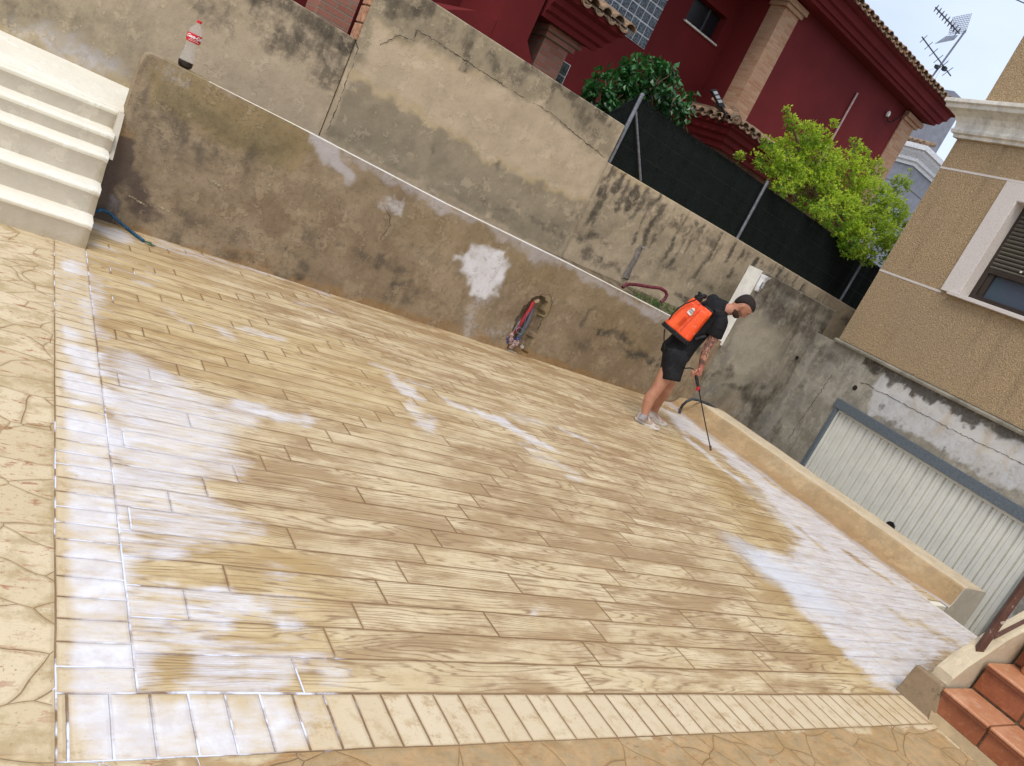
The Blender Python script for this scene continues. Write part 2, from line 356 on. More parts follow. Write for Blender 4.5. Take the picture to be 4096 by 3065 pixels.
fs('brn', .5, .35, .3, [(480, 1250), (560, 1380), (760, 1430)])
# left band and left planks
for a, r, p in ((.75, .07, [(225, 1070), (300, 1060)]), (.6, .05, [(230, 1150), (320, 1140)]), (.95, .07, [(240, 1300), (300, 1340)]), (.95, .07, [(260, 1400), (330, 1440), (380, 1480)]),
                (1.0, .09, [(270, 1520), (390, 1590)]), (1.1, .05, [(270, 1600), (310, 1610)]), (.95, .10, [(280, 1690), (400, 1760)]), (.9, .10, [(260, 1820), (420, 1890)]), (.8, .10, [(280, 1990), (430, 2010)]),
                (.85, .08, [(240, 2080), (430, 2110)]), (.9, .07, [(290, 2210), (470, 2240)]), (.95, .06, [(260, 2270), (480, 2290)]), (1.0, .05, [(330, 2360), (470, 2370)]), (.8, .06, [(280, 2440), (400, 2450)]),
                (.55, .07, [(300, 2520), (480, 2540)]), (1.0, .06, [(280, 2640), (500, 2630)]), (1.0, .07, [(280, 2750), (480, 2740)]),
                (.9, .07, [(350, 2850), (300, 2880)]), (1.1, .06, [(490, 2840), (510, 3000)]), (.95, .06, [(650, 2850), (680, 2980)]), (.95, .06, [(800, 2850), (850, 2970)]), (.8, .05, [(930, 2850), (990, 2960)]), (.85, .05, [(1090, 2830), (1150, 2940)]), (.4, .05, [(1250, 2840), (1300, 2900)])):
    fs('wh', a * 1.3, r * 1.15, .06, p)
fs('wh', .86, 0, .10, [(415, 1400), (520, 1410), (640, 1470), (800, 1540), (940, 1700), (980, 1860), (820, 1920), (900, 2010), (1060, 2110), (900, 2190), (700, 2170), (500, 2120), (470, 1900), (430, 1650)], 'p')
fs('wh', .7, .05, .05, [(520, 2150), (620, 2170), (760, 2200)]); fs('wh', .95, .035, .03, [(620, 2210), (760, 2200)])
fs('wh', 1.0, .04, .035, [(700, 2370), (880, 2380), (1000, 2430), (1120, 2470)]); fs('wh', .95, .04, .035, [(560, 2430), (900, 2450), (1150, 2470)])
fs('wh', .8, .04, .03, [(580, 2480), (760, 2510), (900, 2560)]); fs('wh', .75, .05, .04, [(560, 2560), (850, 2580), (1200, 2620)])
fs('wh', .9, .045, .04, [(800, 2660), (1150, 2660)]); fs('wh', .9, .05, .04, [(820, 2720), (1100, 2740)]); fs('wh', .8, .05, .05, [(1240, 2640), (1330, 2700)])
fs('wh', .45, .08, .08, [(1130, 2330), (1180, 2480)])
# scattered mid patches
for a, r, p in ((.9, .09, [(370, 905), (450, 925), (480, 955)]), (.9, .05, [(380, 980), (440, 1000)]), (.7, .05, [(560, 965), (760, 1020), (900, 1070)]), (.7, .05, [(620, 960), (900, 1050), (1200, 1130), (1330, 1190)]),
                (.75, .04, [(540, 1130), (590, 1140)]), (.7, .05, [(350, 1080), (370, 1200), (400, 1350)]), (.8, .05, [(970, 1320), (1040, 1332), (1140, 1360)]), (.6, .04, [(650, 1230), (760, 1290)]),
                (.6, .03, [(1190, 1215), (1240, 1225)]), (.6, .04, [(1300, 1235), (1350, 1255)]), (.7, .05, [(860, 1300), (930, 1360)]), (.95, .07, [(960, 1610), (1100, 1660), (1250, 1690)]),
                (.75, .12, [(700, 1570), (880, 1680), (950, 1640)]), (.85, .08, [(1565, 1505), (1600, 1540), (1640, 1580)]), (.6, .05, [(1660, 1530), (1720, 1545)]), (.8, .07, [(1640, 1630), (1720, 1680), (1700, 1720)]),
                (.7, .06, [(1780, 1600), (1860, 1640)]), (.95, .09, [(1925, 1655), (2010, 1690), (2120, 1755), (2170, 1775)]), (.5, .08, [(2080, 1680), (2180, 1700)]), (.75, .06, [(2250, 1715), (2320, 1750), (2360, 1775)]),
                (.55, .05, [(2150, 1830), (2250, 1870)]), (.5, .07, [(2110, 1790), (2200, 1830), (2290, 1900)]), (.5, .06, [(1500, 1460), (1540, 1480)]), (.9, .012, [(2130, 2432), (2150, 2436)]), (.9, .014, [(2150, 2470), (2170, 2475)]), (.8, .010, [(2365, 2375), (2372, 2376)]), (.8, .01, [(2784, 2318), (2790, 2322)])):
    fs('wh', a, r, .04, p)
fs('wl', 1, .3, .15, [(450, 1060), (220, 1000), (218, 1150)]); fs('wl', 1, .12, .08, [(460, 1700), (500, 2300), (553, 2790), (560, 2700)]); fs('wl', 1, .1, .06, [(219, 1750), (218, 1850)]); fs('wl', 1, .1, .06, [(218, 1960), (218, 2120)])
fs('wl', 1, .16, .08, [(220, 2795), (553, 2785), (1240, 2760)]); fs('wl', 1, .14, .08, [(450, 2950), (700, 2930), (1150, 2900)]); fs('wl', 1, .1, .05, [(1130, 2640), (1190, 2770)])
fs('dim', 1.0, 0, .05, [(-900, 3110), (400, 3072), (751, 3044), (1200, 3006), (2000, 2962), (2522, 2942), (3000, 2927), (3730, 2909), (4300, 3400), (2500, 3800), (-400, 3900)], 'p')

def to_floor(x, y): return onZ(x, y)[:2]
def grid_mesh(name, xs, ys, zf=None, keep=None):
    nx, ny = len(xs), len(ys); XX, YY = np.meshgrid(xs, ys, indexing='ij'); P = np.stack([XX.ravel(), YY.ravel(), np.zeros(nx * ny)], 1)
    if zf is not None: P[:, 2] = zf(P[:, 0], P[:, 1])
    idx = np.arange(nx * ny).reshape(nx, ny)
    F = np.stack([idx[:-1, :-1], idx[1:, :-1], idx[1:, 1:], idx[:-1, 1:]], -1).reshape(-1, 4)
    if keep is not None: F = F[keep(P[F].mean(1))]
    me = bpy.data.meshes.new(name); me.from_pydata(P.tolist(), [], F.tolist()); me.update()
    return me, P
def in_poly(P, Q):
    ins = np.zeros(len(P), bool); Q = np.array(Q)
    for a, b in zip(Q, np.roll(Q, -1, 0)):
        ins ^= ((a[1] > P[:, 1]) != (b[1] > P[:, 1])) & (P[:, 0] < (b[0] - a[0]) * (P[:, 1] - a[1]) / (b[1] - a[1] + 1e-12) + a[0])
    return ins
# terrace sheet: planks and brick bands, out to the kerb; cut away beyond the slab edge by the side stairs
def keep_floor(c):
    x, y = c[:, 0], c[:, 1]
    edge = np.interp(x, [4.72, 5.2, 5.7, 6.2, 6.6, 6.85, 7.03], [1.49, 1.76, 1.97, 2.11, 2.21, 2.26, 2.32])
    return ((x < 4.72) | (y > edge)) & ((x < 7.03) | (y > 2.83)) & ((x < 7.30) | (y > 2.73))
xs = np.concatenate([[-14, -8, -5], np.arange(-3.5, 4.701, .05), [4.72], np.arange(4.76, 7.0, .04), [7.03], np.arange(7.07, 7.42, .05)])
ys = np.concatenate([[-16, -8, -4], np.arange(-2.0, 1.2, .1), np.arange(1.24, 6.64, .035)])
def zf(x, y): return -.0 * x
me, P = grid_mesh('terrace_floor', xs, ys, zf, keep_floor)
paint(me, P[:, :2], FS, to_floor)
o = link('terrace_floor', me, M_floor); tag(o, 'pale stamped concrete terrace with plank pattern, brick bands and crazy paving', None, None, 'structure')

# slab edge and sub-base so the terrace reads as a thick slab above the lower drive
M_cream = None
def mat_plaster(name, A, B, A2=None, speck=.5, dark=(.048, .040, .029), white=(.80, .79, .80), light=(.56, .46, .32), green=(.25, .235, .165), warm=(.42, .25, .10), wet=(.085, .06, .05), streak=.35, bumpk=.5, rough=.88, mot=1.0):
    g = NG(name); X, Y, Z = g.sep(g.P)
    n1 = g.noise(scale=1.3, detail=6, rough=.62); n2 = g.noise(scale=5, detail=8, rough=.66); n3 = g.noise(scale=24, detail=6, rough=.7); n4 = g.noise(scale=120, detail=3, rough=.7)
    st = g.noise(g.map(g.P, (7, 7, .9)), 1.0, 6, .6)
    c = g.mix(g.ss(n1, .36, .64), A, B)
    if A2: c = g.mix(g.ss(g.noise(g.map(g.P, loc=(3, 8, 2)), 2.2, 7, .65), .47, .60), c, A2)
    c = g.mix(g.mul(g.ss(n2, .40, .62), .55 * mot), c, tuple(v * .62 for v in A)); c = g.mix(g.mul(g.ss(g.noise(g.map(g.P, loc=(9, 2, 4)), 3.3, 9, .72), .50, .60), .45 * mot), c, tuple(min(1, v * 1.35) for v in B))
    c = g.mix(g.mul(g.ss(st, .52, .70), streak), c, tuple(v * .55 for v in A))
    mixn = g.add(g.mul(n2, .5), g.add(g.mul(n3, .3), g.mul(st, .2)))
    hard = g.add(g.mul(n2, .35), g.mul(n3, .65))
    lt = g.stain('lt', mixn, 1.8, .05, 1.05); c = g.mix(g.mul(lt, .9), c, g.mix(g.ss(n2, .35, .65), light, tuple(v * .86 for v in light)))
    gr = g.stain('gr', mixn, 1.8, .05, 1.05); c = g.mix(g.mul(gr, .85), c, g.mix(g.ss(n2, .35, .65), green, tuple(v * .8 for v in green)))
    wm = g.stain('wm', mixn, 1.8, .08, 1.0); c = g.mix(g.mul(wm, .62), c, warm)
    c = g.mix(g.mul(g.ss(g.add(g.mul(n3, .6), g.mul(n4, .4)), .5, .66), speck), c, tuple(v * .45 for v in A))
    dk = g.stain('dk', g.add(g.mul(n2, .45), g.add(g.mul(n3, .25), g.mul(st, .3))), 2.6, .20, .85); c = g.mix(g.mul(dk, .92), c, g.mix(g.ss(n3, .4, .6), dark, tuple(v * 2.4 for v in dark)))
    wt = g.stain('wet', mixn, .7); c = g.mix(g.mul(wt, .8), c, wet)
    wh = g.stain('wh', hard, 2.4, .12, 1.30); c = g.mix(g.mul(wh, .9), c, g.mix(g.ss(n3, .4, .6), white, tuple(v * .86 for v in white)))
    rs = g.stain('rs', mixn, 2.2, .2, 1.0); c = g.mix(g.mul(rs, .7), c, (.46, .33, .17)); ds = g.stain('ds', g.add(g.mul(st, .5), g.mul(n3, .5)), 2.4, .2, 1.0); c = g.mix(g.mul(ds, .88), c, g.mix(g.ss(n3, .4, .6), dark, tuple(v * 2.2 for v in dark)))
    ll = g.stain('ll', mixn, 1.6, .2, .9); c = g.mix(g.mul(ll, .75), c, (.50, .47, .47))
    ck = g.attr('ck'); ckm = g.mul(g.ss(ck, .1, .6), g.ss(n2, .24, .38)); c = g.mix(g.mul(ckm, .75), c, (.07, .06, .045))
    # faint shallow scabs of flaked render
    sc = g.ss(g.noise(g.map(g.P, loc=(5, 1, 9)), 6.5, 9, .72), .555, .575); c = g.mix(g.mul(sc, .22), c, tuple(min(1, v * 1.5) for v in B))
    g.bump(g.add(g.add(g.mul(n2, .5), g.mul(n3, .5)), g.add(g.mul(sc, .25), g.mul(n4, .25))), bumpk, .012)
    return g.out(c, g.sub(rough, g.mul(wt, .3)), .25)
M_kerb = mat_plaster('painted_kerb_render', (.50, .375, .22), (.42, .29, .15), None, .35, white=(.62, .61, .70), warm=(.30, .175, .075), streak=.1, light=(.70, .58, .40))
M_cream = mat_plaster('cream_masonry_paint', (.84, .79, .66), (.80, .75, .615), None, .05, mot=.15, white=(.86, .84, .76), warm=(.45, .36, .16), streak=.08, bumpk=.5, rough=.7)
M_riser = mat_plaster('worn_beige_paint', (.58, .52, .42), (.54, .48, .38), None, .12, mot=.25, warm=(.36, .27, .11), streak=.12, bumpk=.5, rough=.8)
M_lowwall = mat_plaster('weathered_brown_render', (.258, .188, .115), (.345, .265, .172), (.30, .228, .142), .55, mot=.7, light=(.30, .225, .115), green=(.20, .16, .085), warm=(.33, .185, .06), streak=.30, bumpk=.8)
M_backwall = mat_plaster('weathered_grey_cream_render', (.42, .335, .222), (.49, .395, .27), None, .30, mot=.45, light=(.54, .43, .295), green=(.315, .262, .175), warm=(.50, .38, .20), streak=.28, bumpk=.6)
M_greywall = mat_plaster('grey_cement_render', (.26, .225, .165), (.32, .285, .22), (.23, .21, .175), .35, streak=.45, light=(.46, .405, .30), bumpk=.7)

# fillet and fascia along the slab edge (towards the lower drive)
b = MB()
ex = [4.72, 5.2, 5.7, 6.2, 6.6, 6.85, 7.03]; ey = [1.49, 1.76, 1.97, 2.11, 2.21, 2.26, 2.32]
b.hexa([(7.025, 2.30, -1.2), (7.05, 2.30, -1.2), (7.05, 2.85, -1.2), (7.025, 2.85, -1.2), (7.005, 2.30, .004), (7.05, 2.30, -.006), (7.05, 2.85, -.006), (7.005, 2.85, .004)])
b.box((-14, -16, -1.6), (4.5, 6.9, -.012)); b.box((4.5, 2.35, -1.6), (7.0, 6.9, -.012)); b.box((7.0, 2.75, -1.6), (7.4, 6.9, -.008))
o = b.build('terrace_slab', M_cream); tag(o, 'cream painted edge of the raised terrace slab', None, None, 'structure')

# lower drive and the rest of the ground as one sheet
M_drive = simple('grey_concrete_ground', (.30, .28, .25), .9, .2, 0, .25, 3, .4)
b = MB(); b.add([(-250, -250, -1.62), (250, -250, -1.62), (250, 250, -1.62), (-250, 250, -1.62)], [(0, 1, 2, 3)])
o = b.build('ground', M_drive); tag(o, 'grey concrete ground around the plots', None, None, 'structure')
b = MB(); b.box((4.4, -6, -1.60), (12, 7.4, -1.2)); o = b.build('driveway', M_drive); tag(o, 'lower concrete drive in front of the garage door', None, None, 'structure')
M_soil = simple('garden_soil', (.16, .125, .08), .95, .1, 0, .4, 9, .8, 40)
b = MB(); b.box((-6, 7.5, -1.6), (60, 60, 1.85)); o = b.build('garden_ground', M_soil); tag(o, 'raised garden ground behind the boundary wall', None, None, 'structure')
b = MB(); b.hexa([(2.6, 6.80, -1.6), (7.5, 6.80, -1.6), (7.5, 7.29, -1.6), (2.6, 7.29, -1.6), (2.6, 6.80, .97), (7.5, 6.80, .93), (7.5, 7.29, 1.06), (2.6, 7.29, 1.08)]); b.box((.72, 6.80, -1.6), (2.6, 7.29, .90)); o = b.build('soil_strip', M_soil); tag(o, 'narrow strip of soil between the low wall and the boundary wall', None, None, 'structure')

# ------------------------------------------------------------------ kerb wall between terrace and drive
def kerb():
    t = empty('kerb_wall', (7.3, 4.6, 0), 'low sand coloured kerb wall with fillet base running along the far right edge of the terrace', 'kerb wall')
    ys = np.linspace(2.74, 6.60, 90); prof = [(7.06, -.002), (7.10, .004), (7.17, .024), (7.235, .055), (7.275, .10), (7.30, .145), (7.31, .178), (7.325, .196), (7.36, .204), (7.45, .204), (7.72, .206), (7.76, .19), (7.77, .1), (7.77, -1.2)]
    V = []; P2 = []
    for i, y in enumerate(ys):
        wob = .006 * math.sin(y * 5.1) + .004 * math.sin(y * 13 + 1)
        tap = 0
        if y > 6.15: tap = (y - 6.15) / .45     # the far end is rounded down towards the wall
        for j, (x, z) in enumerate(prof):
            zz = z if z < .02 else z * (1 - .42 * tap ** 2)
            fe = .22 + .78 * float(sstep(np.array(y), 2.75, 3.3)); x_ = 7.325 - (7.325 - x) * fe if x < 7.325 else x; V.append((x_ + wob, y, zz + (.004 * math.sin(y * 9 + j) if 0 < j < 10 else 0)))
    n = len(prof); F = [(i * n + j, (i + 1) * n + j, (i + 1) * n + j + 1, i * n + j + 1) for i in range(len(ys) - 1) for j in range(n - 1)]
    me = bpy.data.meshes.new('kerb'); me.from_pydata(V, [], F); me.update()
    A = np.array(V); nm = lambda k: me.attributes.new(k, 'FLOAT', 'POINT')
    z = A[:, 2]; yy = A[:, 1]; face = A[:, 0] < 7.335
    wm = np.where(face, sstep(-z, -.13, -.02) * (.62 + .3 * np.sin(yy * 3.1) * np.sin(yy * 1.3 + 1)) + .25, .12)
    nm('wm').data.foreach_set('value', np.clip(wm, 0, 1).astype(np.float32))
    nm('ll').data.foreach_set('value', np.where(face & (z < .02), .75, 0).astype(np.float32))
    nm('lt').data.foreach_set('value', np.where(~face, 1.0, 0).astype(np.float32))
    o = link('kerb', me, M_kerb, t, True)
    pe = [(7.325 - (7.325 - x) * .22 if x < 7.325 else x, z) for x, z in prof]; b = MB(); b.loft([[(x, 2.742, z) for x, z in pe] + [(7.26, 2.742, -1.2)], [(x, 2.735, z) for x, z in pe] + [(7.26, 2.735, -1.2)]])
    o = b.build('end_face', M_riser, t); tag(o, 'grey beige end face of the kerb')
kerb()
# ------------------------------------------------------------------ walls as gridded render with painted-in stains
def wall_mesh(name, x0, x1, topf, z0, Y, th, dx=.02, dz=.02, stains=(), hole=None, bottomf=None):
    xs = np.linspace(x0, x1, int((x1 - x0) / dx) + 1); nz = int((max(topf(x) for x in xs) - z0) / dz) + 1
    V = []; nx = len(xs)
    for x in xs:
        tz = topf(x); bz = z0 if bottomf is None else bottomf(x)
        for j in range(nz): V.append((x, Y, bz + (tz - bz) * j / (nz - 1)))
    V = np.array(V); P2 = V[:, [0, 2]].copy()
    bumpy = (vnoise(P2, 2.5, 11) - .5) * .018 + (vnoise(P2, 9, 12) - .5) * .007
    edge = np.minimum(sstep(P2[:, 0], x0, x0 + .05), sstep(-P2[:, 0], -x1, -x1 + .05)); V[:, 1] -= bumpy * edge
    if hole is not None:
        ins = in_poly(P2 + (np.stack([vnoise(P2, 30, 5), vnoise(P2, 30, 6)], 1) - .5) * .018, hole); V[ins, 1] += .085 + .03 * vnoise(P2, 22, 9)[ins]
    # rounded top arris then back face
    idx = np.arange(nx * nz).reshape(nx, nz); F = [tuple(q) for q in np.stack([idx[:-1, :-1], idx[1:, :-1], idx[1:, 1:], idx[:-1, 1:]], -1).reshape(-1, 4)]
    V = V.tolist(); n0 = len(V)
    for x in xs:
        tz = topf(x); V += [(x, Y + .012, tz + .008), (x, Y + th - .012, tz + .008), (x, Y + th, tz), (x, Y + th, z0)]
    for i in range(nx - 1):
        a = n0 + 4 * i; c = n0 + 4 * (i + 1)
        F.append((idx[i, nz - 1], idx[i + 1, nz - 1], c, a))
        for k in range(3): F.append((a + k, c + k, c + k + 1, a + k + 1))
    for i, rv in ((0, False), (nx - 1, True)):
        a = n0 + 4 * i; q = [int(v) for v in idx[i]] + [a, a + 1, a + 2, a + 3]; F.append(tuple(q[::-1] if rv else q))
    me = bpy.data.meshes.new(name); me.from_pydata(V, [], F); me.update()
    PA = np.array(V)[:, [0, 2]]
    paint(me, PA, list(stains), lambda x, y: onY(x, y, Y)[[0, 2]])
    return me

# low wall -----------------------------------------------------------------------------
LT_X = [.638, .645, .66, .69, .77, 1.81, 3.3, 4.89, 6.63, 7.53]; LT_Z = [1.19, 1.245, 1.272, 1.289, 1.291, 1.240, 1.144, 1.08, .981, .945]
def lowtop(x): return float(np.interp(x, LT_X, LT_Z))
S = []
def st(nm, amt, rad, soft, pts, kind='c'): S.append((nm, kind, amt, rad, soft, pts))
st('lt', .95, 0, .05, [(600, 225), (700, 240), (1000, 400), (1260, 525), (1240, 620), (1205, 690), (1120, 650), (1000, 620), (900, 610), (790, 545), (700, 460), (650, 420), (600, 420), (570, 350)], 'p')
st('gr', .75, .12, .1, [(700, 380), (800, 470), (950, 560), (1100, 600)]); st('gr', .6, .06, .05, [(640, 330), (680, 360)])
st('wh', .35, .06, .06, [(650, 270), (740, 320)])
st('dk', .50, .10, .12, [(560, 360), (640, 440), (720, 540), (800, 600)]); st('dk', .42, .14, .14, [(540, 420), (620, 520), (900, 620), (1100, 680)])
st('wet', .9, .10, .07, [(470, 600), (440, 700), (420, 800), (400, 870)]); st('ll', .5, .05, .05, [(455, 800), (440, 830)]); st('wet', .6, .12, .1, [(520, 720), (560, 800), (600, 860)])
st('wm', .7, .05, .05, [(480, 520), (470, 600)])
st('dk', .30, .12, .12, [(560, 560), (700, 600), (860, 640)]); st('dk', .42, .10, .12, [(720, 860), (1000, 950), (1060, 1000)])
st('ll', .9, .085, .05, [(1262, 530), (1290, 580), (1345, 640), (1380, 690)]); st('ll', .5, .07, .05, [(1420, 590), (1400, 640)]); st('wet', .25, .05, .05, [(1330, 690), (1310, 640), (1430, 700), (1480, 620)])
st('wh', .52, 0, .03, [(1520, 765), (1640, 795), (1605, 885), (1485, 835)], 'p')
st('wh', 1.15, 0, .05, [(1885, 985), (2030, 985), (2040, 1060), (2010, 1120), (1985, 1180), (1930, 1200), (1880, 1195), (1885, 1120), (1840, 1070), (1845, 1020)], 'p')
st('wh', .45, .09, .08, [(1930, 1200), (1900, 1240), (1870, 1350)]); st('wh', .7, .03, .03, [(1830, 1040), (1850, 1060)])
st('ll', .62, .06, .05, [(1450, 640), (1700, 770), (1950, 900), (2150, 1000), (2350, 1110), (2560, 1225), (2700, 1290)]); st('ll', .7, .07, .05, [(1730, 800), (1790, 830)]); st('ll', .6, .08, .06, [(2100, 980), (2140, 1030), (2190, 1040)])
st('wet', .30, .07, .06, [(1500, 700), (1680, 790), (1720, 850), (1850, 880), (1960, 950), (2060, 1000)])
st('lt', .6, .2, .15, [(1700, 900), (2050, 1050), (2400, 1200), (2550, 1400)]); st('lt', .5, .15, .12, [(2350, 1200), (2500, 1260)])
st('wh', .35, .06, .05, [(1850, 1370), (1960, 1330), (2090, 1290)])
for a, r, p in ((.5, .07, [(1220, 930), (1290, 960)]), (.62, .05, [(1360, 980), (1500, 1050)]), (.55, .05, [(1500, 1020), (1620, 1090)]), (.5, .06, [(1590, 1130), (1700, 1160)]), (.5, .05, [(1560, 1180), (1680, 1220)]), (.45, .06, [(1150, 1000), (1230, 1060)]), (.4, .05, [(1000, 960), (1100, 1000)]),
                (.6, .05, [(2370, 1240), (2340, 1290)]), (.72, .06, [(2400, 1320), (2470, 1340), (2530, 1370)]), (.7, .06, [(2480, 1390), (2560, 1420), (2640, 1450)]), (.5, .05, [(2320, 1370), (2400, 1400)]), (.55, .08, [(2760, 1300), (2800, 1400)]), (.6, .07, [(2820, 1490), (2920, 1520), (3020, 1560)]), (.65, .08, [(2900, 1580), (2990, 1640), (2960, 1700)]), (.4, .04, [(2265, 1200), (2290, 1220)])):
    st('dk', a, r, .06, p)
st('wm', .75, .055, .05, [(420, 905), (640, 965), (960, 1060), (1400, 1190), (1800, 1320), (2020, 1395)]); st('wm', .85, .06, .05, [(2020, 1390), (2300, 1490), (2600, 1595), (2720, 1630)]); st('wm', .5, .04, .04, [(900, 1000), (1100, 1060)])
st('dk', .45, .05, .05, [(640, 930), (800, 990), (1200, 1110)])

LOWS = list(S)
hole = [tuple(onY(x, y, 6.62)[[0, 2]]) for x, y in [(2022, 1405), (2048, 1330), (2072, 1265), (2105, 1218), (2140, 1190), (2165, 1184), (2188, 1205), (2178, 1255), (2160, 1300), (2135, 1340), (2120, 1385), (2105, 1420), (2060, 1430)]]
st2 = [('lt', 'c', .8, .05, .03, [(2195, 1200), (2180, 1260)]), ('lt', 'c', .7, .04, .03, [(2140, 1360), (2130, 1400)])]
me = wall_mesh('low_wall', .638, 7.53, lowtop, -.05, 6.62, .20, .018, .018, LOWS + st2, hole)
t = empty('low_wall', (4.1, 6.72, 0), 'long low stained wall with rounded left end and white edge line between the steps and the standing man', 'wall')
link('wall', me, M_lowwall, t)
# mortar lumps left on the face
M_crack = simple('crack_shadow', (.035, .028, .020), .95, .1, 0, .3, 30)
def crack(parent, px, Y=None, wdt=.005, ffn=None):
    rc = random.Random(int(px[0][0])); P = []
    for (x0, y0), (x1, y1) in zip(px[:-1], px[1:]):
        n = max(2, int(math.hypot(x1 - x0, y1 - y0) / 9))
        for k in range(n): P.append((x0 + (x1 - x0) * k / n + rc.uniform(-3, 3), y0 + (y1 - y0) * k / n + rc.uniform(-3, 3)))
    P.append(px[-1]); b = MB(); Q = [onY(x, y, Y) if ffn is None else np.array(ffn(x, y)) for x, y in P]
    b.tube(Q, [wdt * rc.uniform(.15, .65) for _ in Q], 5); b.build('crack', M_crack, parent)
M_mort = simple('old_mortar', (.36, .30, .20), .95, .1, 0, .25, 30, .8, 60)
for px, py, n, s in ((555, 798, 6, .016), (655, 835, 5, .020), (860, 728, 5, .018)):
    c = onY(px, py, 6.62); bm = bmesh.new()
    for k in range(n):
        m_ = Matrix.Translation((c[0] + (k - n / 2) * .022, 6.622, c[2] + random.uniform(-.008, .008) - k * .003)) @ Matrix.Diagonal((1.1, .5, .7, 1)); bmesh.ops.create_icosphere(bm, subdivisions=2, radius=s * random.uniform(.6, 1), matrix=m_)
    for v in bm.verts: v.co += Vector([random.uniform(-.004, .004) for _ in range(3)])
    mm = bpy.data.meshes.new('mortar_lump'); bm.to_mesh(mm); bm.free(); link('mortar_lump', mm, M_mort, t)
crack(t, [(2160, 1178), (2200, 1180), (2210, 1210), (2195, 1260), (2165, 1285), (2150, 1320)], 6.612, .005); crack(t, [(1540, 830), (1560, 860), (1560, 900), (1520, 960)], 6.612, .003)
# thin white line along the top arris
b = MB(); pts = [(x, 6.628, lowtop(x) + .004) for x in np.linspace(1.1, 7.5, 60)]; b.tube(pts, [.004 + .0035 * min(1, (i / 12)) for i in range(60)], 6)
M_wpaint = simple('white_wall_paint', (.80, .77, .68), .7, .3, 0, .1, 9, .3)
o = b.build('white_edge', M_wpaint, t, True); tag(o, 'thin white edge line')

# raised wall behind the man --------------------------------------------------------------
S = []
st('dk', .72, .16, .12, [(3080, 1110), (3200, 1170), (3320, 1240)]); st('dk', .62, .16, .12, [(3060, 1200), (3180, 1280), (3290, 1330)]); st('dk', .5, .14, .12, [(3230, 1400), (3160, 1500), (3080, 1600)])
st('dk', .75, .12, .10, [(2980, 1560), (3040, 1620), (3000, 1700)]); st('dk', .6, .05, .04, [(2900, 1540), (2960, 1560)]); st('dk', .6, .05, .04, [(3020, 1535), (3060, 1545)])
st('lt', .75, .28, .2, [(3000, 1330), (3060, 1400), (2960, 1470)]); st('wm', .45, .3, .3, [(2760, 1700), (2900, 1650)])
st('dk', .5, .09, .08, [(2830, 1500), (2930, 1500)])
me = wall_mesh('side_wall', 7.53, 9.16, lambda x: 1.915 - .02 * (x - 7.53), -1.25, 6.60, .22, .02, .02, S)
t2 = empty('raised_wall', (8.3, 6.7, 0), 'taller stained wall section with a white end face behind the bending man', 'wall'); link('wall', me, M_greywall, t2)
b = MB(); b.hexa([(7.51, 6.60, .90), (7.535, 6.60, .90), (7.535, 6.825, .90), (7.51, 6.825, .90), (7.515, 6.605, 1.918), (7.535, 6.605, 1.918), (7.535, 6.825, 1.918), (7.515, 6.825, 1.918)])
o = b.build('end_face', M_wpaint, t2); tag(o, 'white painted end face')
M_blk = simple('dark_hole', (.03, .022, .018), .9, .1)
q = onY(3190, 1432, 6.585); b = MB(); b.lathe((q[0], 6.585, q[2]), (0, 1, 0), [(0, .026), (.03, .02)], 14); o = b.build('drain_hole', M_blk, t2)

# boundary wall -------------------------------------------------------------------------
S = []
for a, r, p in ((.72, .12, [(1060, 0), (1200, 60), (1330, 130), (1400, 180)]), (.6, .16, [(1120, 100), (1190, 180)]), (.55, .14, [(1300, 180), (1340, 300)]), (.5, .12, [(1020, 60), (1060, 160)]), (.4, .14, [(850, 20), (900, 120)]), (.35, .1, [(1380, 250), (1370, 330)]), (.3, .08, [(1140, 220), (1190, 230), (1270, 300)]), (.5, .3, [(1160, -80), (1440, 30)])): st('dk', a, r, .09, p)
st('lt', .75, .35, .25, [(850, 200), (1000, 350), (1200, 450)]); st('gr', .8, .35, .25, [(-100, 20), (100, 80), (260, 120), (420, 210)]); st('dk', .3, .15, .15, [(50, 20), (200, 90)]); st('ll', .6, .12, .1, [(200, 150), (330, 200), (450, 270)])
st('wm', .85, .055, .04, [(0, 110), (150, 170), (300, 240), (450, 310), (530, 355)]); st('wh', .45, .07, .06, [(60, 105), (140, 150), (330, 210), (390, 250)]); st('gr', .9, .04, .03, [(130, 160), (300, 235), (440, 300), (525, 350)])

S1 = list(S)
me = wall_mesh('seg', -5.5, 2.21, lambda x: 2.125 - .058 * (x - 1.59), -1.6, 7.30, .2, .035, .025, S1)
tb = empty('boundary_wall', (3.0, 7.4, 0), 'tall stepped cream and grey stained boundary wall rising behind the low wall', 'wall')
o = link('wall_section', me, M_backwall, tb); tag(o, 'left section of the tall wall with dark mould along its top')
S = []
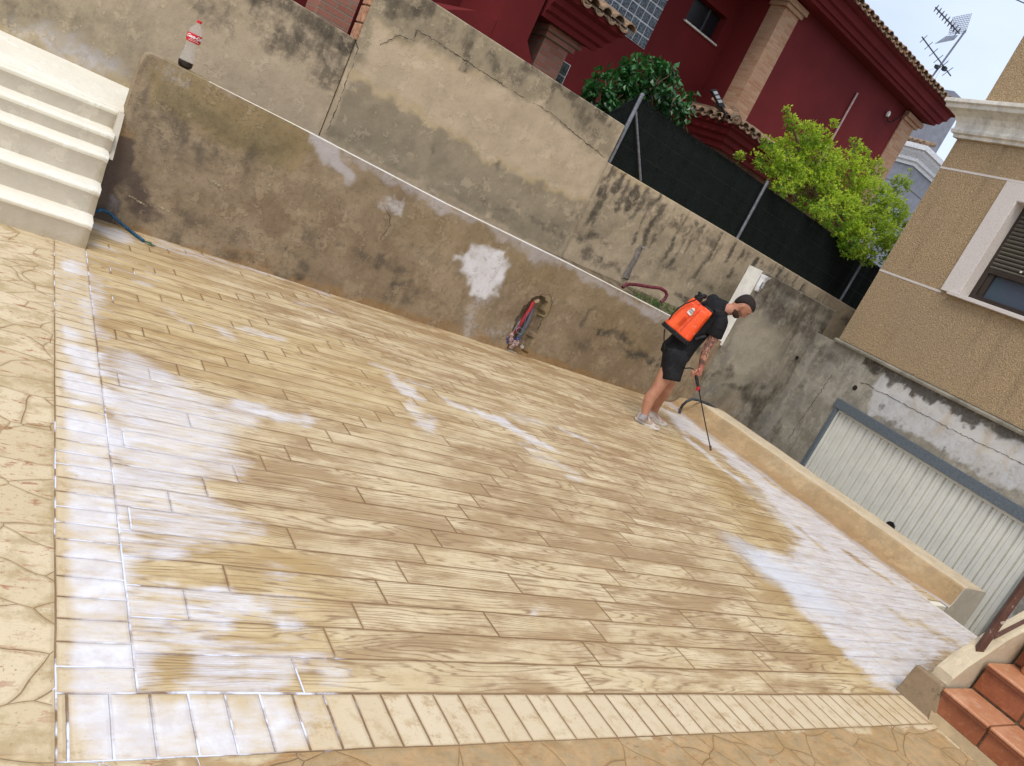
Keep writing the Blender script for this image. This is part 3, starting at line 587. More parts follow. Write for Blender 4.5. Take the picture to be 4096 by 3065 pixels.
# green-grey belt at the top, crack, cream field, smooth grey lower field
st('gr', .95, 0, .05, [(1400, -200), (1719, -40), (2100, 230), (2510, 500), (2440, 640), (2330, 590), (2290, 540), (2150, 400), (2080, 410), (1960, 330), (1860, 265), (1750, 210), (1690, 150), (1640, 190), (1560, 120), (1500, 70), (1480, 190), (1440, 290), (1390, 300)], 'p')
st('lt', .95, 0, .05, [(1500, 70), (1560, 130), (1640, 190), (1690, 160), (1750, 215), (1860, 270), (1960, 335), (2080, 415), (2150, 410), (2290, 545), (2330, 600), (2440, 650), (2330, 805), (2250, 770), (2100, 700), (1960, 640), (1800, 540), (1640, 440), (1480, 340), (1440, 300), (1480, 200)], 'p')
st('gr', 1.0, 0, .04, [(1405, 330), (1480, 345), (1640, 445), (1760, 530), (1830, 550), (1960, 645), (2060, 700), (2110, 710), (2250, 780), (2330, 815), (2345, 900), (2330, 1000), (2600, 1190), (2100, 960), (1600, 680), (1300, 540), (1360, 420)], 'p')
st('wm', .7, .035, .03, [(1400, 300), (1500, 350), (1640, 435), (1790, 530), (1950, 635), (2100, 700), (2250, 775), (2330, 805)])
st('wm', .5, .04, .03, [(1500, 80), (1560, 125), (1650, 190), (1760, 220), (1900, 300)])
st('lt', .8, .06, .04, [(1350, 480), (1390, 400), (1410, 330)])
for a, r, p in ((.60, .09, [(1690, 20), (1720, 50)]), (.55, .08, [(1560, 20), (1640, 50)]), (.62, .06, [(1880, 180), (1870, 260)]), (.65, .07, [(1960, 220), (1980, 290)]), (.4, .07, [(2040, 270), (2070, 330)]), (.62, .08, [(2100, 280), (2130, 290)]), (.45, .08, [(2150, 330), (2200, 390)]), (.66, .07, [(2220, 350), (2300, 370)]), (.5, .08, [(2290, 400), (2350, 470)]), (.5, .07, [(2380, 440), (2430, 500)]), (.45, .06, [(2310, 490), (2380, 560)]), (.3, .14, [(1800, 130), (1900, 200), (2000, 260)]), (.35, .12, [(2170, 290), (2420, 450)]),
                (.42, .05, [(1710, 520), (1690, 580), (1720, 600)]), (.35, .03, [(1915, 640), (1920, 645)]), (.38, .05, [(1990, 680), (2040, 700)]), (.5, .04, [(2200, 800), (2330, 860), (2330, 920)]), (.45, .04, [(2080, 850), (2250, 940)]), (.45, .05, [(2200, 900), (2300, 960), (2420, 1080)]), (.5, .06, [(2260, 960), (2420, 1040), (2500, 1120)]), (.3, .06, [(1900, 790), (2100, 880)])): st('dk', a, r, .05, p)

S2 = list(S)
me = wall_mesh('seg2', 2.22, 5.22, lambda x: float(np.interp(x, [2.22, 2.69, 3.82, 5.22], [2.705, 2.69, 2.66, 2.62])), -1.6, 7.275, .2, .02, .02, S2)
o = link('wall_section', me, M_backwall, tb); tag(o, 'middle and highest section with peeling cream render over grey')
S = []
for i in range(26):
    px = 2440 + i * 31 + random.uniform(-10, 10); py = 655 + (px - 2440) * .6 + 20; L = random.uniform(50, 190) * (1.2 if i < 17 else .8)
    st('dk', random.uniform(.5, .95), random.uniform(.02, .055), .05, [(px, py), (px - L * .5, py + L * .86)])
st('dk', .5, .12, .1, [(2560, 800), (2700, 880), (2850, 970)]); st('dk', .45, .14, .1, [(3050, 1080), (3250, 1200), (3420, 1290)]); st('wm', .7, .05, .05, [(2440, 660), (2600, 750), (2700, 810)])
st('gr', .7, .3, .2, [(2350, 830), (2500, 920), (2700, 1050), (2900, 1180)]); st('dk', .5, .06, .06, [(2330, 1010), (2450, 1060), (2550, 1120)]); st('dk', .5, .06, .06, [(2360, 940), (2430, 970)]); st('dk', .45, .07, .07, [(2640, 1060), (2750, 1120), (2850, 1160)]); st('dk', .4, .06, .06, [(2560, 1040), (2640, 1060)])
st('lt', .5, .08, .07, [(2600, 960), (2700, 1010)]); st('dk', .6, .05, .04, [(2700, 1180), (2800, 1230)]); st('dk', .5, .05, .05, [(2300, 920), (2340, 960)])
S3 = list(S)
me = wall_mesh('seg3', 5.215, 16.0, lambda x: float(np.interp(x, [5.2, 7.54, 10.57, 16], [2.205, 2.15, 2.06, 1.96])), -1.6, 7.30, .2, .03, .025, S3)
o = link('wall_section', me, M_backwall, tb); tag(o, 'right section with dark runs below the green mesh fence')
M_brickred = simple('bare_hollow_brick', (.42, .22, .13), .9, .15, 0, .3, 25, .8, 60)
for pl, Yc in (([(1424, 165), (1432, 195), (1420, 230), (1405, 280), (1390, 310), (1360, 400), (1310, 520)], 7.272), ([(1660, 120), (1720, 150), (1860, 240), (1980, 320), (2110, 400), (2200, 450), (2330, 560), (2420, 630)], 7.272), ([(1520, 180), (1600, 140), (1655, 165), (1665, 125)], 7.272)): crack(tb, pl, Yc, .006)
b = MB(); 
for k in range(4): b.box((2.195, 7.29, 2.09 + k * .155), (2.222, 7.46, 2.09 + k * .155 + .14))
o = b.build('exposed_brick', M_brickred, tb, bevel=.006); tag(o, 'bare bricks in the cut end of the middle section')
b = MB()
for k in range(6): b.box((5.215, 7.32, 2.21 + k * .05), (5.245, 7.42, 2.21 + k * .05 + .042))
b.build('exposed_brick', M_brickred, tb, bevel=.004)
# filled chase with pipe stub on the right section
M_fill = simple('grey_mortar_fill', (.19, .17, .15), .9, .15, 0, .25, 18, .9, 40)
pts = [onY(*q, 7.29) for q in [(2500, 1115), (2520, 1070), (2545, 1030), (2556, 1000), (2566, 985)]]
b = MB(); b.loft([[(p[0] - w_, 7.285, p[2]), (p[0] - w_ * .5, 7.27, p[2] + .01), (p[0] + w_ * .5, 7.27, p[2] + .01), (p[0] + w_, 7.285, p[2]), (p[0], 7.31, p[2])] for p, w_ in zip(pts, (.055, .04, .036, .038, .03))])
o = b.build('mortar_strip', M_fill, tb, True); tag(o, 'dark grey mortar filling a vertical chase')
M_galv = simple('galvanised_steel', (.36, .37, .38), .45, .5, .7, .2, 20)
p = onY(2572, 990, 7.25); b = MB(); b.tube([(p[0], 7.30, p[2]), (p[0], 7.25, p[2]), (p[0] + .005, 7.225, p[2] - .012)], .012, 10); o = b.build('pipe_stub', M_galv, tb, True)

# ------------------------------------------------------------------ cream steps at the left
def steps():
    t = empty('cream_steps', (-.2, 6.0, 0), 'five cream painted masonry steps climbing to a landing at the left edge', 'steps')
    N = [(.18, 5.72, .585), (.36, 5.95, .592), (.554, 6.18, .598), (.674, 6.41, .612), (.82, 6.64, .626)]
    zprev = -.02
    for i, (z, y, xr) in enumerate(N):
        yb = N[i + 1][1] + .03 if i < 4 else 6.9
        xs = np.linspace(-3.2, xr, 120); V = []; 
        prof = lambda: [(y + .012, zprev), (y + .008, z - .06), (y - .004, z - .036), (y - .014, z - .018), (y - .010, z - .006), (y + .006, z + .001), (y + .05, z + .003), (yb, z + .006)]
        pr = prof(); n = len(pr)
        for x in xs:
            wv = .005 * math.sin(x * 7 + i) + .003 * math.sin(x * 19 + 2 * i); e = max(0, 1 - (xr - x) / .03)
            for j, (yy, zz) in enumerate(pr): V.append((x - (.006 * e if 0 < j < 6 else 0), yy + wv * (1 if j < 6 else 0) + e * .012, zz - e * (.010 if j > 1 else 0)))
        F = [(a * n + j, (a + 1) * n + j, (a + 1) * n + j + 1, a * n + j + 1) for a in range(len(xs) - 1) for j in range(n - 1)]
        L = len(V); V += [(xr, yb, zprev)]; F.append(tuple([(len(xs) - 1) * n + j for j in range(n)] + [L]))
        me = bpy.data.meshes.new('step'); me.from_pydata(V, [], F); me.update()
        A = np.array(V); at = me.attributes.new('lt', 'FLOAT', 'POINT')
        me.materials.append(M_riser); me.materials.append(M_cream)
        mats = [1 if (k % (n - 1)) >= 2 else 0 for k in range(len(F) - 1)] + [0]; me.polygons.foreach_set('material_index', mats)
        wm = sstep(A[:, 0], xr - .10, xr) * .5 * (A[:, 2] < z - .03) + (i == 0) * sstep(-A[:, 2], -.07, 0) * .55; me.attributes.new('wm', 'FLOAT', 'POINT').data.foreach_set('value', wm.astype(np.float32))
        me.polygons.foreach_set('use_smooth', [True] * len(me.polygons))
        try: me.set_sharp_from_angle(angle=R(50))
        except Exception: pass
        o = bpy.data.objects.new('step', me); COL.objects.link(o); o.parent = t; o.matrix_parent_inverse = Matrix.Translation(-Vector(t.location))
        zprev = z - .01
    # landing, sloping a little up to the boundary wall
    b = MB(); L0 = [(-3.2, 6.66, .826), (.637, 6.66, .826), (.637, 6.83, .855), (.75, 6.84, .857), (.72, 7.31, .935), (-.217, 7.31, .968), (-3.2, 7.31, 1.06)]
    b.loft([[(x, y, -.1) for x, y, z in L0], L0]); b.build('landing', M_cream, t)
    b = MB(); b.hexa([(.60, 6.42, .50), (.640, 6.42, .50), (.640, 6.70, .50), (.60, 6.70, .50), (.60, 6.60, .815), (.640, 6.60, .815), (.640, 6.70, .815), (.60, 6.70, .815)]); b.build('side_fillet', M_riser, t)
steps()
# ------------------------------------------------------------------ tan house with garage on the right
PF = np.array([9.05, 6.62]); AF = R(80.4); EF = np.array([math.cos(AF), math.sin(AF)]); NF = np.array([-EF[1], EF[0]])   # EF runs away from camera; NF faces the terrace
def fp(t, z, out=0.0): q = PF - EF * t + NF * out; return (q[0], q[1], z)
def ft(x, y, out=0.0):   # measured point -> (t, z) on facade plane
    q = onV(x, y, PF + NF * out, AF); return float(-(q[:2] - PF - NF * out) @ EF), float(q[2])
def fbox(b, t0, t1, z0, z1, o0, o1):
    return b.hexa([fp(t0, z0, o1), fp(t1, z0, o1), fp(t1, z0, o0), fp(t0, z0, o0), fp(t0, z1, o1), fp(t1, z1, o1), fp(t1, z1, o0), fp(t0, z1, o0)])
def mat_pebble():
    g = NG('tan_pebbledash'); v = g.vadd(g.P, g.vscale(g.noise(scale=30, detail=2, col=True), .02))
    n = g.noise(v, 85, 3, .6); n2 = g.noise(scale=1.1, detail=5); n3 = g.noise(v, 130, 2, .5); vo = g.vor(v, 62, 'F1', 0)
    c = g.mix(g.ss(n, .36, .64), (.27, .182, .095), (.50, .36, .205)); c = g.mix(g.mul(g.ss(n3, .55, .66), .35), c, (.60, .47, .30))
    c = g.mix(g.mul(g.ss(n3, .30, .40, .75, 0.0), .4), c, (.12, .08, .04))
    c = g.mix(g.mul(g.ss(n2, .4, .65), .25), c, (.30, .24, .16)); c = g.mix(g.mul(g.ss(g.noise(g.map(g.P, (5, 5, .6)), 1.0, 5), .56, .72), .25), c, (.14, .105, .06))
    g.bump(g.add(n, g.mul(vo, .6)), 1.0, .010); return g.out(c, .92, .2)
M_peb = mat_pebble()
M_plinth = mat_plaster('stained_plinth_render', (.30, .265, .20), (.37, .335, .265), (.26, .24, .205), .35, white=(.74, .73, .72), streak=.5, light=(.60, .53, .40), bumpk=.7)
M_white_trim = mat_plaster('weathered_white_moulding', (.80, .76, .67), (.74, .69, .58), None, .12, streak=.75, warm=(.45, .30, .14), rough=.6, bumpk=.3)
M_granite = None
def mat_granite():
    g = NG('pale_granite'); n = g.noise(scale=140, detail=2, rough=.4); n2 = g.noise(scale=3, detail=4)
    c = g.mix(g.ss(n, .34, .42), (.40, .34, .30), (.66, .60, .545)); c = g.mix(g.mul(g.ss(n2, .4, .7), .3), c, (.60, .52, .45)); return g.out(c, .6, .35)
M_granite = mat_granite()
M_darkwood = simple('dark_brown_frame', (.035, .024, .017), .4, .4, 0, .2, 30)
M_shut = simple('olive_roller_shutter', (.12, .108, .082), .55, .4, 0, .12, 30)
M_steel = simple('grey_steel_lintel', (.125, .15, .165), .6, .4, .1, .2, 60, .4, 90)
M_slab = mat_plaster('mossy_concrete_ledge', (.22, .20, .15), (.28, .25, .19), None, .3, streak=.4)
def mat_glass(name='window_glass', col=(.07, .095, .12)):
    g = NG(name); return g.out(col, .06, .9)
M_glass = mat_glass()
T0 = .42; TE = 9.5
def tan_house():
    t = empty('tan_house', fp(4.5, 0, -2), 'tan pebbledash house with white cornice and a window above the garage', 'house')
    # plinth wall under the ledge, gridded and stained, with the garage opening left free
    tl, zt = ft(3362, 1597); tr, _ = ft(3940, 2490); tr = max(tr, 3.75)
    def panel(name, t0, t1, z0, z1, label=None, stains=(), out=0.0, mat=None):
        ts = np.linspace(t0, t1, int((t1 - t0) / .025) + 2); zs = np.linspace(z0, z1, int((z1 - z0) / .025) + 2); V = []; PA = []
        for a in ts:
            for z in zs: V.append(fp(a, z, out)); PA.append((a, z))
        idx = np.arange(len(ts) * len(zs)).reshape(len(ts), len(zs)); F = np.stack([idx[:-1, :-1], idx[1:, :-1], idx[1:, 1:], idx[:-1, 1:]], -1).reshape(-1, 4).tolist()
        me = bpy.data.meshes.new(name); me.from_pydata(V, [], F); me.update(); paint(me, np.array(PA), stains, lambda x, y: np.array(ft(x, y, out)))
        o = link(name, me, mat or M_plinth, t); 
        if label: tag(o, label)
        return o
    S = [('ds', 'c', 1.2, .06, .05, [(3410, 1420), (3500, 1470), (3560, 1500), (3700, 1570), (3900, 1670), (4096, 1770)]), ('dk', 'c', .55, .12, .1, [(3330, 1420), (3280, 1500), (3350, 1560)]),
         ('wh', 'p', .85, 0, .03, [(3570, 1480), (3660, 1520), (3900, 1630), (4300, 1840), (4300, 2080), (4096, 1975), (3960, 1915), (3900, 1880), (3830, 1830), (3760, 1800), (3600, 1720), (3470, 1650), (3490, 1590), (3520, 1520)]),
         ('lt', 'p', .9, 0, .05, [(3580, 1490), (3660, 1530), (3900, 1640), (4300, 1840), (4300, 1960), (4000, 1850), (3800, 1730), (3700, 1650), (3600, 1600), (3530, 1570)]),
         ('rs', 'c', .62, .06, .07, [(3660, 1560), (3640, 1640)]), ('rs', 'c', .62, .06, .07, [(3800, 1640), (3760, 1720)]), ('rs', 'c', .62, .07, .07, [(3970, 1720), (3930, 1810)]), ('rs', 'c', .62, .05, .07, [(4050, 1800), (4020, 1860)])]
    for i in range(16):
        px = 3600 + i * 33 + random.uniform(-8, 8); py = 1490 + (px - 3600) * .49; L = random.uniform(25, 75); S.append(('ds', 'c', random.uniform(.9, 1.4), random.uniform(.022, .05), .035, [(px, py), (px - L * .45, py + L * .8)]))
    for p, r in (((3530, 1635), .05), ((3575, 1690), .04), ((3770, 1790), .035), ((3840, 1820), .03), ((3920, 1870), .03), ((3960, 1885), .03), ((3600, 1700), .03)): S.append(('ds', 'c', .8, r, .03, [p]))
    cf = lambda x, y: fp(*ft(x, y, .004), .003)
    crack(t, [(3440, 1530), (3470, 1535), (3500, 1560), (3540, 1575), (3600, 1610), (3700, 1660), (3800, 1715), (3900, 1765), (4000, 1810), (4096, 1860), (4300, 1960)], None, .005, cf); crack(t, [(3330, 1500), (3230, 1640), (3150, 1760)], None, .005, cf)
    panel('plinth_wall', -.02, tl, -1.25, 1.545, 'grey stained wall strip left of the garage door', [('dk', 'c', .45, .14, .12, [(3260, 1390), (3330, 1440)]), ('dk', 'c', .5, .06, .05, [(3180, 1560), (3220, 1530)]), ('dk', 'c', .45, .10, .08, [(3110, 1700), (3090, 1740)]), ('ll', 'c', .5, .05, .05, [(3250, 1430), (3150, 1600), (3060, 1740)])])
    panel('plinth_wall', tl, tr + .12, zt + .001, 1.545, 'white patched and rust streaked wall over the garage door', S)
    panel('plinth_wall', tr + .12, TE, -1.25, 1.545, 'peeling white plinth right of the garage door', [('wh', 'p', .8, 0, .05, [(4300, 2080), (4140, 2300), (3980, 2560), (3900, 2640), (3960, 2480), (4100, 2200)])])
    q = fp(*ft(3420, 1552), 0); b = MB(); b.lathe(np.array(q) + np.array([*(NF * .004), 0]), (NF[0], NF[1], 0), [(-.03, .03), (0, .034)], 14); b.build('vent_hole', M_blk, t)
    # ledge
    b = MB(); b.extrude([(-.1, 1.538), (.055, 1.545), (.060, 1.572), (.045, 1.592), (-.1, 1.60)], (*(PF - EF * (T0 - .03)), 0), (-EF[0], -EF[1], 0), (*NF, 0), (0, 0, 1), TE)
    o = b.build('ledge', M_slab, t, bevel=.003); 
    # upper walls: pieces round the window opening
    wt0, wz0 = ft(3771, 1163); wt0b, wz1 = ft(4040, 731); it0, iz0 = ft(3845, 1181); _, iz1 = ft(4076, 811); wt1 = wt0 + 3.0
    OUT = .012
    b = MB(); fbox(b, T0, it0 - .02, 1.60, 4.33, OUT, -.25); fbox(b, it0 - .02, wt1, 1.60, iz0 - .005, OUT, -.25); fbox(b, it0 - .02, wt1, iz1 + .005, 4.33, OUT, -.25); fbox(b, wt1, TE, 1.60, 4.33, OUT, -.25)
    o = b.build('facade', M_peb, t)
    b = MB(); fbox(b, T0 + .02, TE, 4.66, 9.0, OUT - .05, -.3); o = b.build('upper_wall', M_peb, t)
    # side returns so the house is a closed volume
    b = MB(); fbox(b, T0 + .005, TE - .01, -1.2, 9.0, -.3, -7.0); b.build('house_body', M_peb, t)
    # groove lines
    for (a, z), (c, z2) in ((ft(3529, 1083, OUT), ft(3816, 1182, OUT)), (ft(3777, 672, OUT), ft(4040, 731, OUT))):
        b = MB(); fbox(b, T0 - .003, (wt0 if z < 3 else TE), z - .012, z + .012, OUT + .003, -.01); o = b.build('groove_line', M_granite, t)
    # granite surround
    b = MB(); fbox(b, wt0, it0, wz0, wz1, OUT + .035, -.05); fbox(b, it0, wt1, iz1, wz1, OUT + .035, -.05)
    o = b.build('window_surround', M_granite, t, bevel=.004)
    b = MB(); fbox(b, it0 - .004, it0 + .004, iz0, iz1, OUT + .03, -.25); fbox(b, it0, wt1, iz1 - .004, iz1 + .004, OUT + .03, -.25); b.build('window_reveal', M_granite, t)
    b = MB(); fbox(b, it0 - .12, wt1, iz0 - .045, iz0, OUT + .07, -.2); o = b.build('window_sill', M_granite, t, bevel=.004)
    # window: shutter box half down, dark frame, panes
    zs = ft(3960, 1075, -.1)[1]
    wdw = MB(); fbox(wdw, it0 + .004, it0 + .07, iz0 + .001, iz1 - .005, -.10, -.2); fbox(wdw, it0 + .07, wt1, iz0 + .001, iz0 + .07, -.10, -.2); fbox(wdw, it0 + .07, wt1, zs - .05, zs, -.09, -.2)
    for k in range(3): fbox(wdw, it0 + .07 + k * .72, it0 + .14 + k * .72, iz0 + .07, zs - .05, -.115, -.2)
    wo = wdw.build('window', M_darkwood, t, bevel=.003)
    b = MB(); n = 16; hh = (iz1 - zs) / n
    for k in range(n):
        z0 = zs + k * hh; b.extrude([(-.13, z0), (-.104, z0 + .004), (-.086, z0 + hh * .45), (-.104, z0 + hh - .010), (-.13, z0 + hh)], (*(PF - EF * (it0 + .05)), 0), (-EF[0], -EF[1], 0), (*NF, 0), (0, 0, 1), wt1 - it0 - .05)
    o = b.build('shutter', M_shut, wo)
    b = MB(); q = fp(it0 + .42, zs + .055, -.088); b.lathe(q, (*NF, 0), [(0, .012), (.012, .012), (.014, .008)], 12); b.build('shutter_stop', M_granite, wo)
    b = MB(); fbox(b, it0 + .07, wt1, iz0 + .07, zs - .05, -.15, -.155); b.build('pane', M_glass, wo)
    # cornice
    _, cz0 = ft(3860, 560); cz0 = 4.31; prof = [(-.1, 4.31), (.05, 4.31), (.055, 4.345), (.085, 4.355), (.095, 4.39), (.075, 4.42), (.085, 4.48), (.12, 4.54), (.18, 4.58), (.225, 4.60), (.235, 4.64), (.26, 4.655), (.26, 4.70), (-.1, 4.71)]
    b = MB(); L = TE; base = PF - EF * T0
    rings = []
    for s_, tt in (('m', 0), ('e', L)):
        ring = []
        for a, z in prof:
            ex_ = a if tt == 0 else 0
            q = base - EF * (tt - max(0, ex_)) + NF * a; ring.append((q[0], q[1], z))
        rings.append(ring)
    b.loft(rings); o = b.build('cornice', M_white_trim, t, bevel=.004)
    # garage door
    dt0, dz = ft(3362, 1640); d1 = tr
    g = MB(); fbox(g, tl - .0, tl + .055, -1.2, zt, .02, -.12); fbox(g, d1 + .05, d1 + .12, -1.2, zt, .02, -.12); fbox(g, tl - .03, d1 + .13, zt - .115, zt, .026, -.12)
    go = empty('garage_door', fp(2.4, -1.2, -.05), 'ribbed off-white steel garage door with a grey lintel below the tan house', 'garage door')
    g.build('frame', M_steel, go, bevel=.003)
    M_door = simple('off_white_ribbed_steel', (.74, .72, .63), .5, .4, 0, .05, 6, .15, 200)
    top = zt - .115
    b = MB(); a = tl + .075; prof = []
    b2 = MB(); fbox(b2, tl + .056, d1 + .05, top - .032, top - .001, -.012, -.06); fbox(b2, tl + .056, tl + .075, -1.18, top - .03, -.012, -.06); b2.build('door_trim', M_door, go)
    xs = []; 
    while a < d1 + .05:
        w_ = .118; xs += [(a, -.062), (a + .010, -.062), (a + .022, -.030), (a + .052, -.030), (a + .057, -.044), (a + .063, -.030), (a + w_ - .008, -.030)]; a += w_
    lo = [fp(x, -1.18, o_) for x, o_ in xs]; hi = [fp(x, top - .03, o_) for x, o_ in xs]; n = len(xs)
    b.add(lo + hi, [(i, i + 1, n + i + 1, n + i) for i in range(n - 1)]); b.build('door_leaf', M_door, go)
    ht, hz = ft(3560, 2108, -.03); q = np.array(fp(ht, hz, -.03)); ho = MB(); ho.lathe(q, (*NF, 0), [(-.004, .062), (.010, .062), (.013, .054), (.006, .050)], 28)
    M_dkplastic = simple('black_plastic', (.022, .020, .02), .45, .4, 0, .2, 30)
    h = ho.build('handle', M_dkplastic, go); bb = MB(); bb.obox(q + np.array([*(NF * .016), 0]), (-EF[0], -EF[1], 0), (*NF, 0), (0, 0, 1), .034, .010, .010); bb.build('handle_grip', simple('grey_plastic', (.12, .12, .12), .4), h, bevel=.004)
    for k in range(26):
        pass
tan_house()

# motion sensor on raised wall
def sensor():
    p0 = onY(3062, 1110, 6.59); t = empty('motion_sensor', (p0[0], 6.59, p0[2]), 'white outdoor motion sensor fixed to the raised wall beside its white end face', 'motion sensor')
    M_w = simple('white_plastic', (.80, .80, .80), .35, .5, 0, .03)
    top = onY(3060, 1108, 6.56); bot = onY(3030, 1168, 6.56); cx = (top[0] + bot[0]) / 2 + .01; zt_, zb = top[2] + .015, bot[2]
    rings = []
    for z, w_, d_ in ((zb, .022, .03), (zb + .02, .034, .05), (zb + .09, .038, .06), (zt_ - .06, .038, .065), (zt_ - .03, .042, .075), (zt_ - .004, .046, .11), (zt_, .044, .112)):
        rings.append([(cx + w_ * a, 6.605 - d_ * b_, z + (0)) for a, b_ in ((-1, 0), (-1, .6), (-.7, .92), (0, 1), (.7, .92), (1, .6), (1, 0))])
    b = MB(); b.loft(rings); b.build('casing', M_w, t, True)
    b = MB(); b.box((cx - .020, 6.605 - .070, zb + .055), (cx + .020, 6.605 - .062, zb + .125)); o = b.build('lens', simple('sensor_lens', (.42, .44, .46), .25, .6), t, bevel=.002)
    b = MB(); b.box((cx - .024, 6.605 - .067, zb + .051), (cx + .024, 6.605 - .058, zb + .129)); b.build('lens_frame', M_blk, t)
    b = MB(); b.box((cx - .012, 6.605 - .065, zb + .024), (cx + .012, 6.605 - .058, zb + .034)); b.build('status_window', M_blk, t)
sensor()
# ------------------------------------------------------------------ curb, tiled stairs and rusty railing at the right
def mat_terra(name, A, B, C):
    g = NG(name); n = g.noise(scale=5, detail=5, rough=.6, dist=.6); n2 = g.noise(scale=28, detail=6, rough=.7); n3 = g.noise(scale=120, detail=3)
    c = g.mix(g.ss(n, .35, .62), A, B); c = g.mix(g.mul(g.ss(n2, .50, .68), .55), c, C); c = g.mix(g.mul(g.ss(n3, .55, .7), .25), c, (.14, .05, .02))
    wn = g.noise(g.map(g.P, loc=(3, 1, 4)), 4.0, 5, .6); c = g.mix(g.mul(g.ss(wn, .60, .74), .4), c, (.55, .42, .36))
    g.bump(g.add(n2, g.mul(n3, .5)), .35, .005); return g.out(c, .45, .4)
M_terraT = mat_terra('terracotta_tread', (.58, .29, .16), (.47, .20, .095), (.64, .39, .25))
M_terraR = mat_terra('terracotta_riser', (.31, .10, .042), (.25, .075, .03), (.38, .155, .07))
M_grout = simple('brown_grout', (.22, .14, .08), .9, .2, 0, .3, 30, .8, 60)
M_rust = None
def mat_rust():
    g = NG('rusty_brown_steel'); n = g.noise(scale=9, detail=7, rough=.7); n2 = g.noise(scale=60, detail=4)
    c = g.mix(g.ss(n, .35, .65), (.085, .035, .022), (.13, .060, .042)); c = g.mix(g.mul(g.ss(n2, .58, .70), .5), c, (.25, .16, .12)); c = g.mix(g.mul(g.ss(g.noise(scale=17, detail=2), .68, .72), .8), c, (.5, .43, .36))
    g.bump(n2, .3, .003); return g.out(c, .5, .4, .1)
M_rust = mat_rust()
M_blockbr = mat_plaster('rough_brown_render', (.34, .25, .155), (.27, .19, .11), None, .5, mot=.5, streak=.1, bumpk=.9)
def right_curb():
    t = empty('stair_curb', (4.8, 1.8, 0), 'short cream topped curb block with a brown end face where the tiled stairs meet the terrace', 'curb')
    # front block
    front = [(4.742, 1.775, -.02), (4.742, 1.50, -.02), (4.742, 1.56, .175), (4.742, 1.588, .205), (4.742, 1.745, .198)]
    def S(x, yl, zl, yr, zr): return [(x, yl + .02, -.03), (x, yr - .05, -.03), (x, yr, zr - .03), (x, yr, zr), (x, yl, zl)]
    b = MB(); b.loft([[(4.742, 1.775, -.03), (4.742, 1.50, -.03), (4.742, 1.565, zt_) if False else (4.742, 1.575, .17), (4.742, 1.588, .203), (4.742, 1.755, .196)],
                      [(4.80, 1.772, -.03), (4.80, 1.50, -.03), (4.80, 1.575, .17), (4.80, 1.588, .205), (4.80, 1.765, .19)]])
    o = b.build('end_block', M_blockbr, t, bevel=.012); tag(o, 'rough brown end face of the curb')
    xs = np.linspace(4.765, 7.04, 50); V = []; n = 7
    ey_ = np.interp(xs, [4.72, 5.2, 5.7, 6.2, 6.6, 6.85, 7.03], [1.775, 1.82, 1.99, 2.12, 2.215, 2.265, 2.32])
    zl_ = np.interp(xs, [4.76, 4.95, 5.2, 5.6, 7.0], [.188, .12, .05, .015, .004])
    zr_ = np.interp(xs, [4.76, 5.1, 5.6, 6.2, 7.0], [.20, .235, .30, .42, .60]); yr_ = np.interp(xs, [4.76, 5.2, 6, 7], [1.60, 1.60, 1.60, 1.60])
    for x, yl, zl, yr, zr in zip(xs, ey_, zl_, yr_, zr_):
        for k in range(n): s = k / (n - 1); V.append((x, yl + (yr - yl) * s, zl + (zr - zl) * (s ** 1.6)))
        V.append((x, yr, -1.2)); 
    m_ = n + 1; F = [(i * m_ + j, (i + 1) * m_ + j, (i + 1) * m_ + j + 1, i * m_ + j + 1) for i in range(len(xs) - 1) for j in range(m_ - 1)]
    me = bpy.data.meshes.new('curb_top'); me.from_pydata(V, [], F); me.update(); o = link('curb_top', me, M_kerb2, t, True)
M_kerb2 = mat_plaster('cream_curb_paint', (.58, .49, .34), (.54, .44, .29), None, .25, mot=.3, streak=.05, light=(.66, .58, .44))
right_curb()
def stairs():
    t = empty('tiled_stairs', (5.0, 1.0, 0), 'terracotta tiled stairs climbing away at the bottom right corner', 'stairs')
    RX = [4.75, 5.06, 5.38, 5.70, 6.02, 6.34]; RZ = [0, .20, .385, .57, .755, .94, 1.12]
    y1 = 1.575; y0 = -1.6
    core = MB()
    for i, x in enumerate(RX): core.box((x + .012, y0, RZ[i] - .2), (RX[i + 1] + .03 if i < 5 else 6.7, y1 - .004, RZ[i + 1] - .014))
    core.build('stair_core', M_grout, t)
    b = MB(); b.hexa([(4.70, y0, -.02), (4.752, y0, -.02), (4.752, 1.56, -.02), (4.715, 1.53, -.02), (4.742, y0, .052), (4.752, y0, .056), (4.752, 1.565, .056), (4.744, 1.565, .052)]); o = b.build('skirting_fillet', M_kerb, t)
    for i, x in enumerate(RX):
        y = y1 - (.0 if i else .03); k = 0
        ytop = y1 - .01
        while ytop > y0:
            ln = .262
            b = MB(); b.box((x - .004, ytop - ln, RZ[i] + (.055 if i == 0 else .012)), (x + .014, ytop, RZ[i + 1] - .026)); b.build('riser_tile', M_terraR, t, bevel=.004)
            xe = RX[i + 1] - .004 if i < 5 else 6.7
            b = MB(); b.extrude([(x - .022, RZ[i + 1] - .020), (x - .026, RZ[i + 1] - .008), (x - .018, RZ[i + 1] + .001), (xe, RZ[i + 1] + .001), (xe, RZ[i + 1] - .02)], (0, ytop - ln, 0), (0, 1, 0), (1, 0, 0), (0, 0, 1), ln); b.build('tread_tile', M_terraT, t, bevel=.003)
            b = MB(); b.box((x - .0255, ytop - ln + .002, RZ[i + 1] - .034), (x + .01, ytop - .002, RZ[i + 1] - .021)); b.build('nosing', M_terraD, t)
            ytop -= ln + .012; k += 1
            if k > 7: break
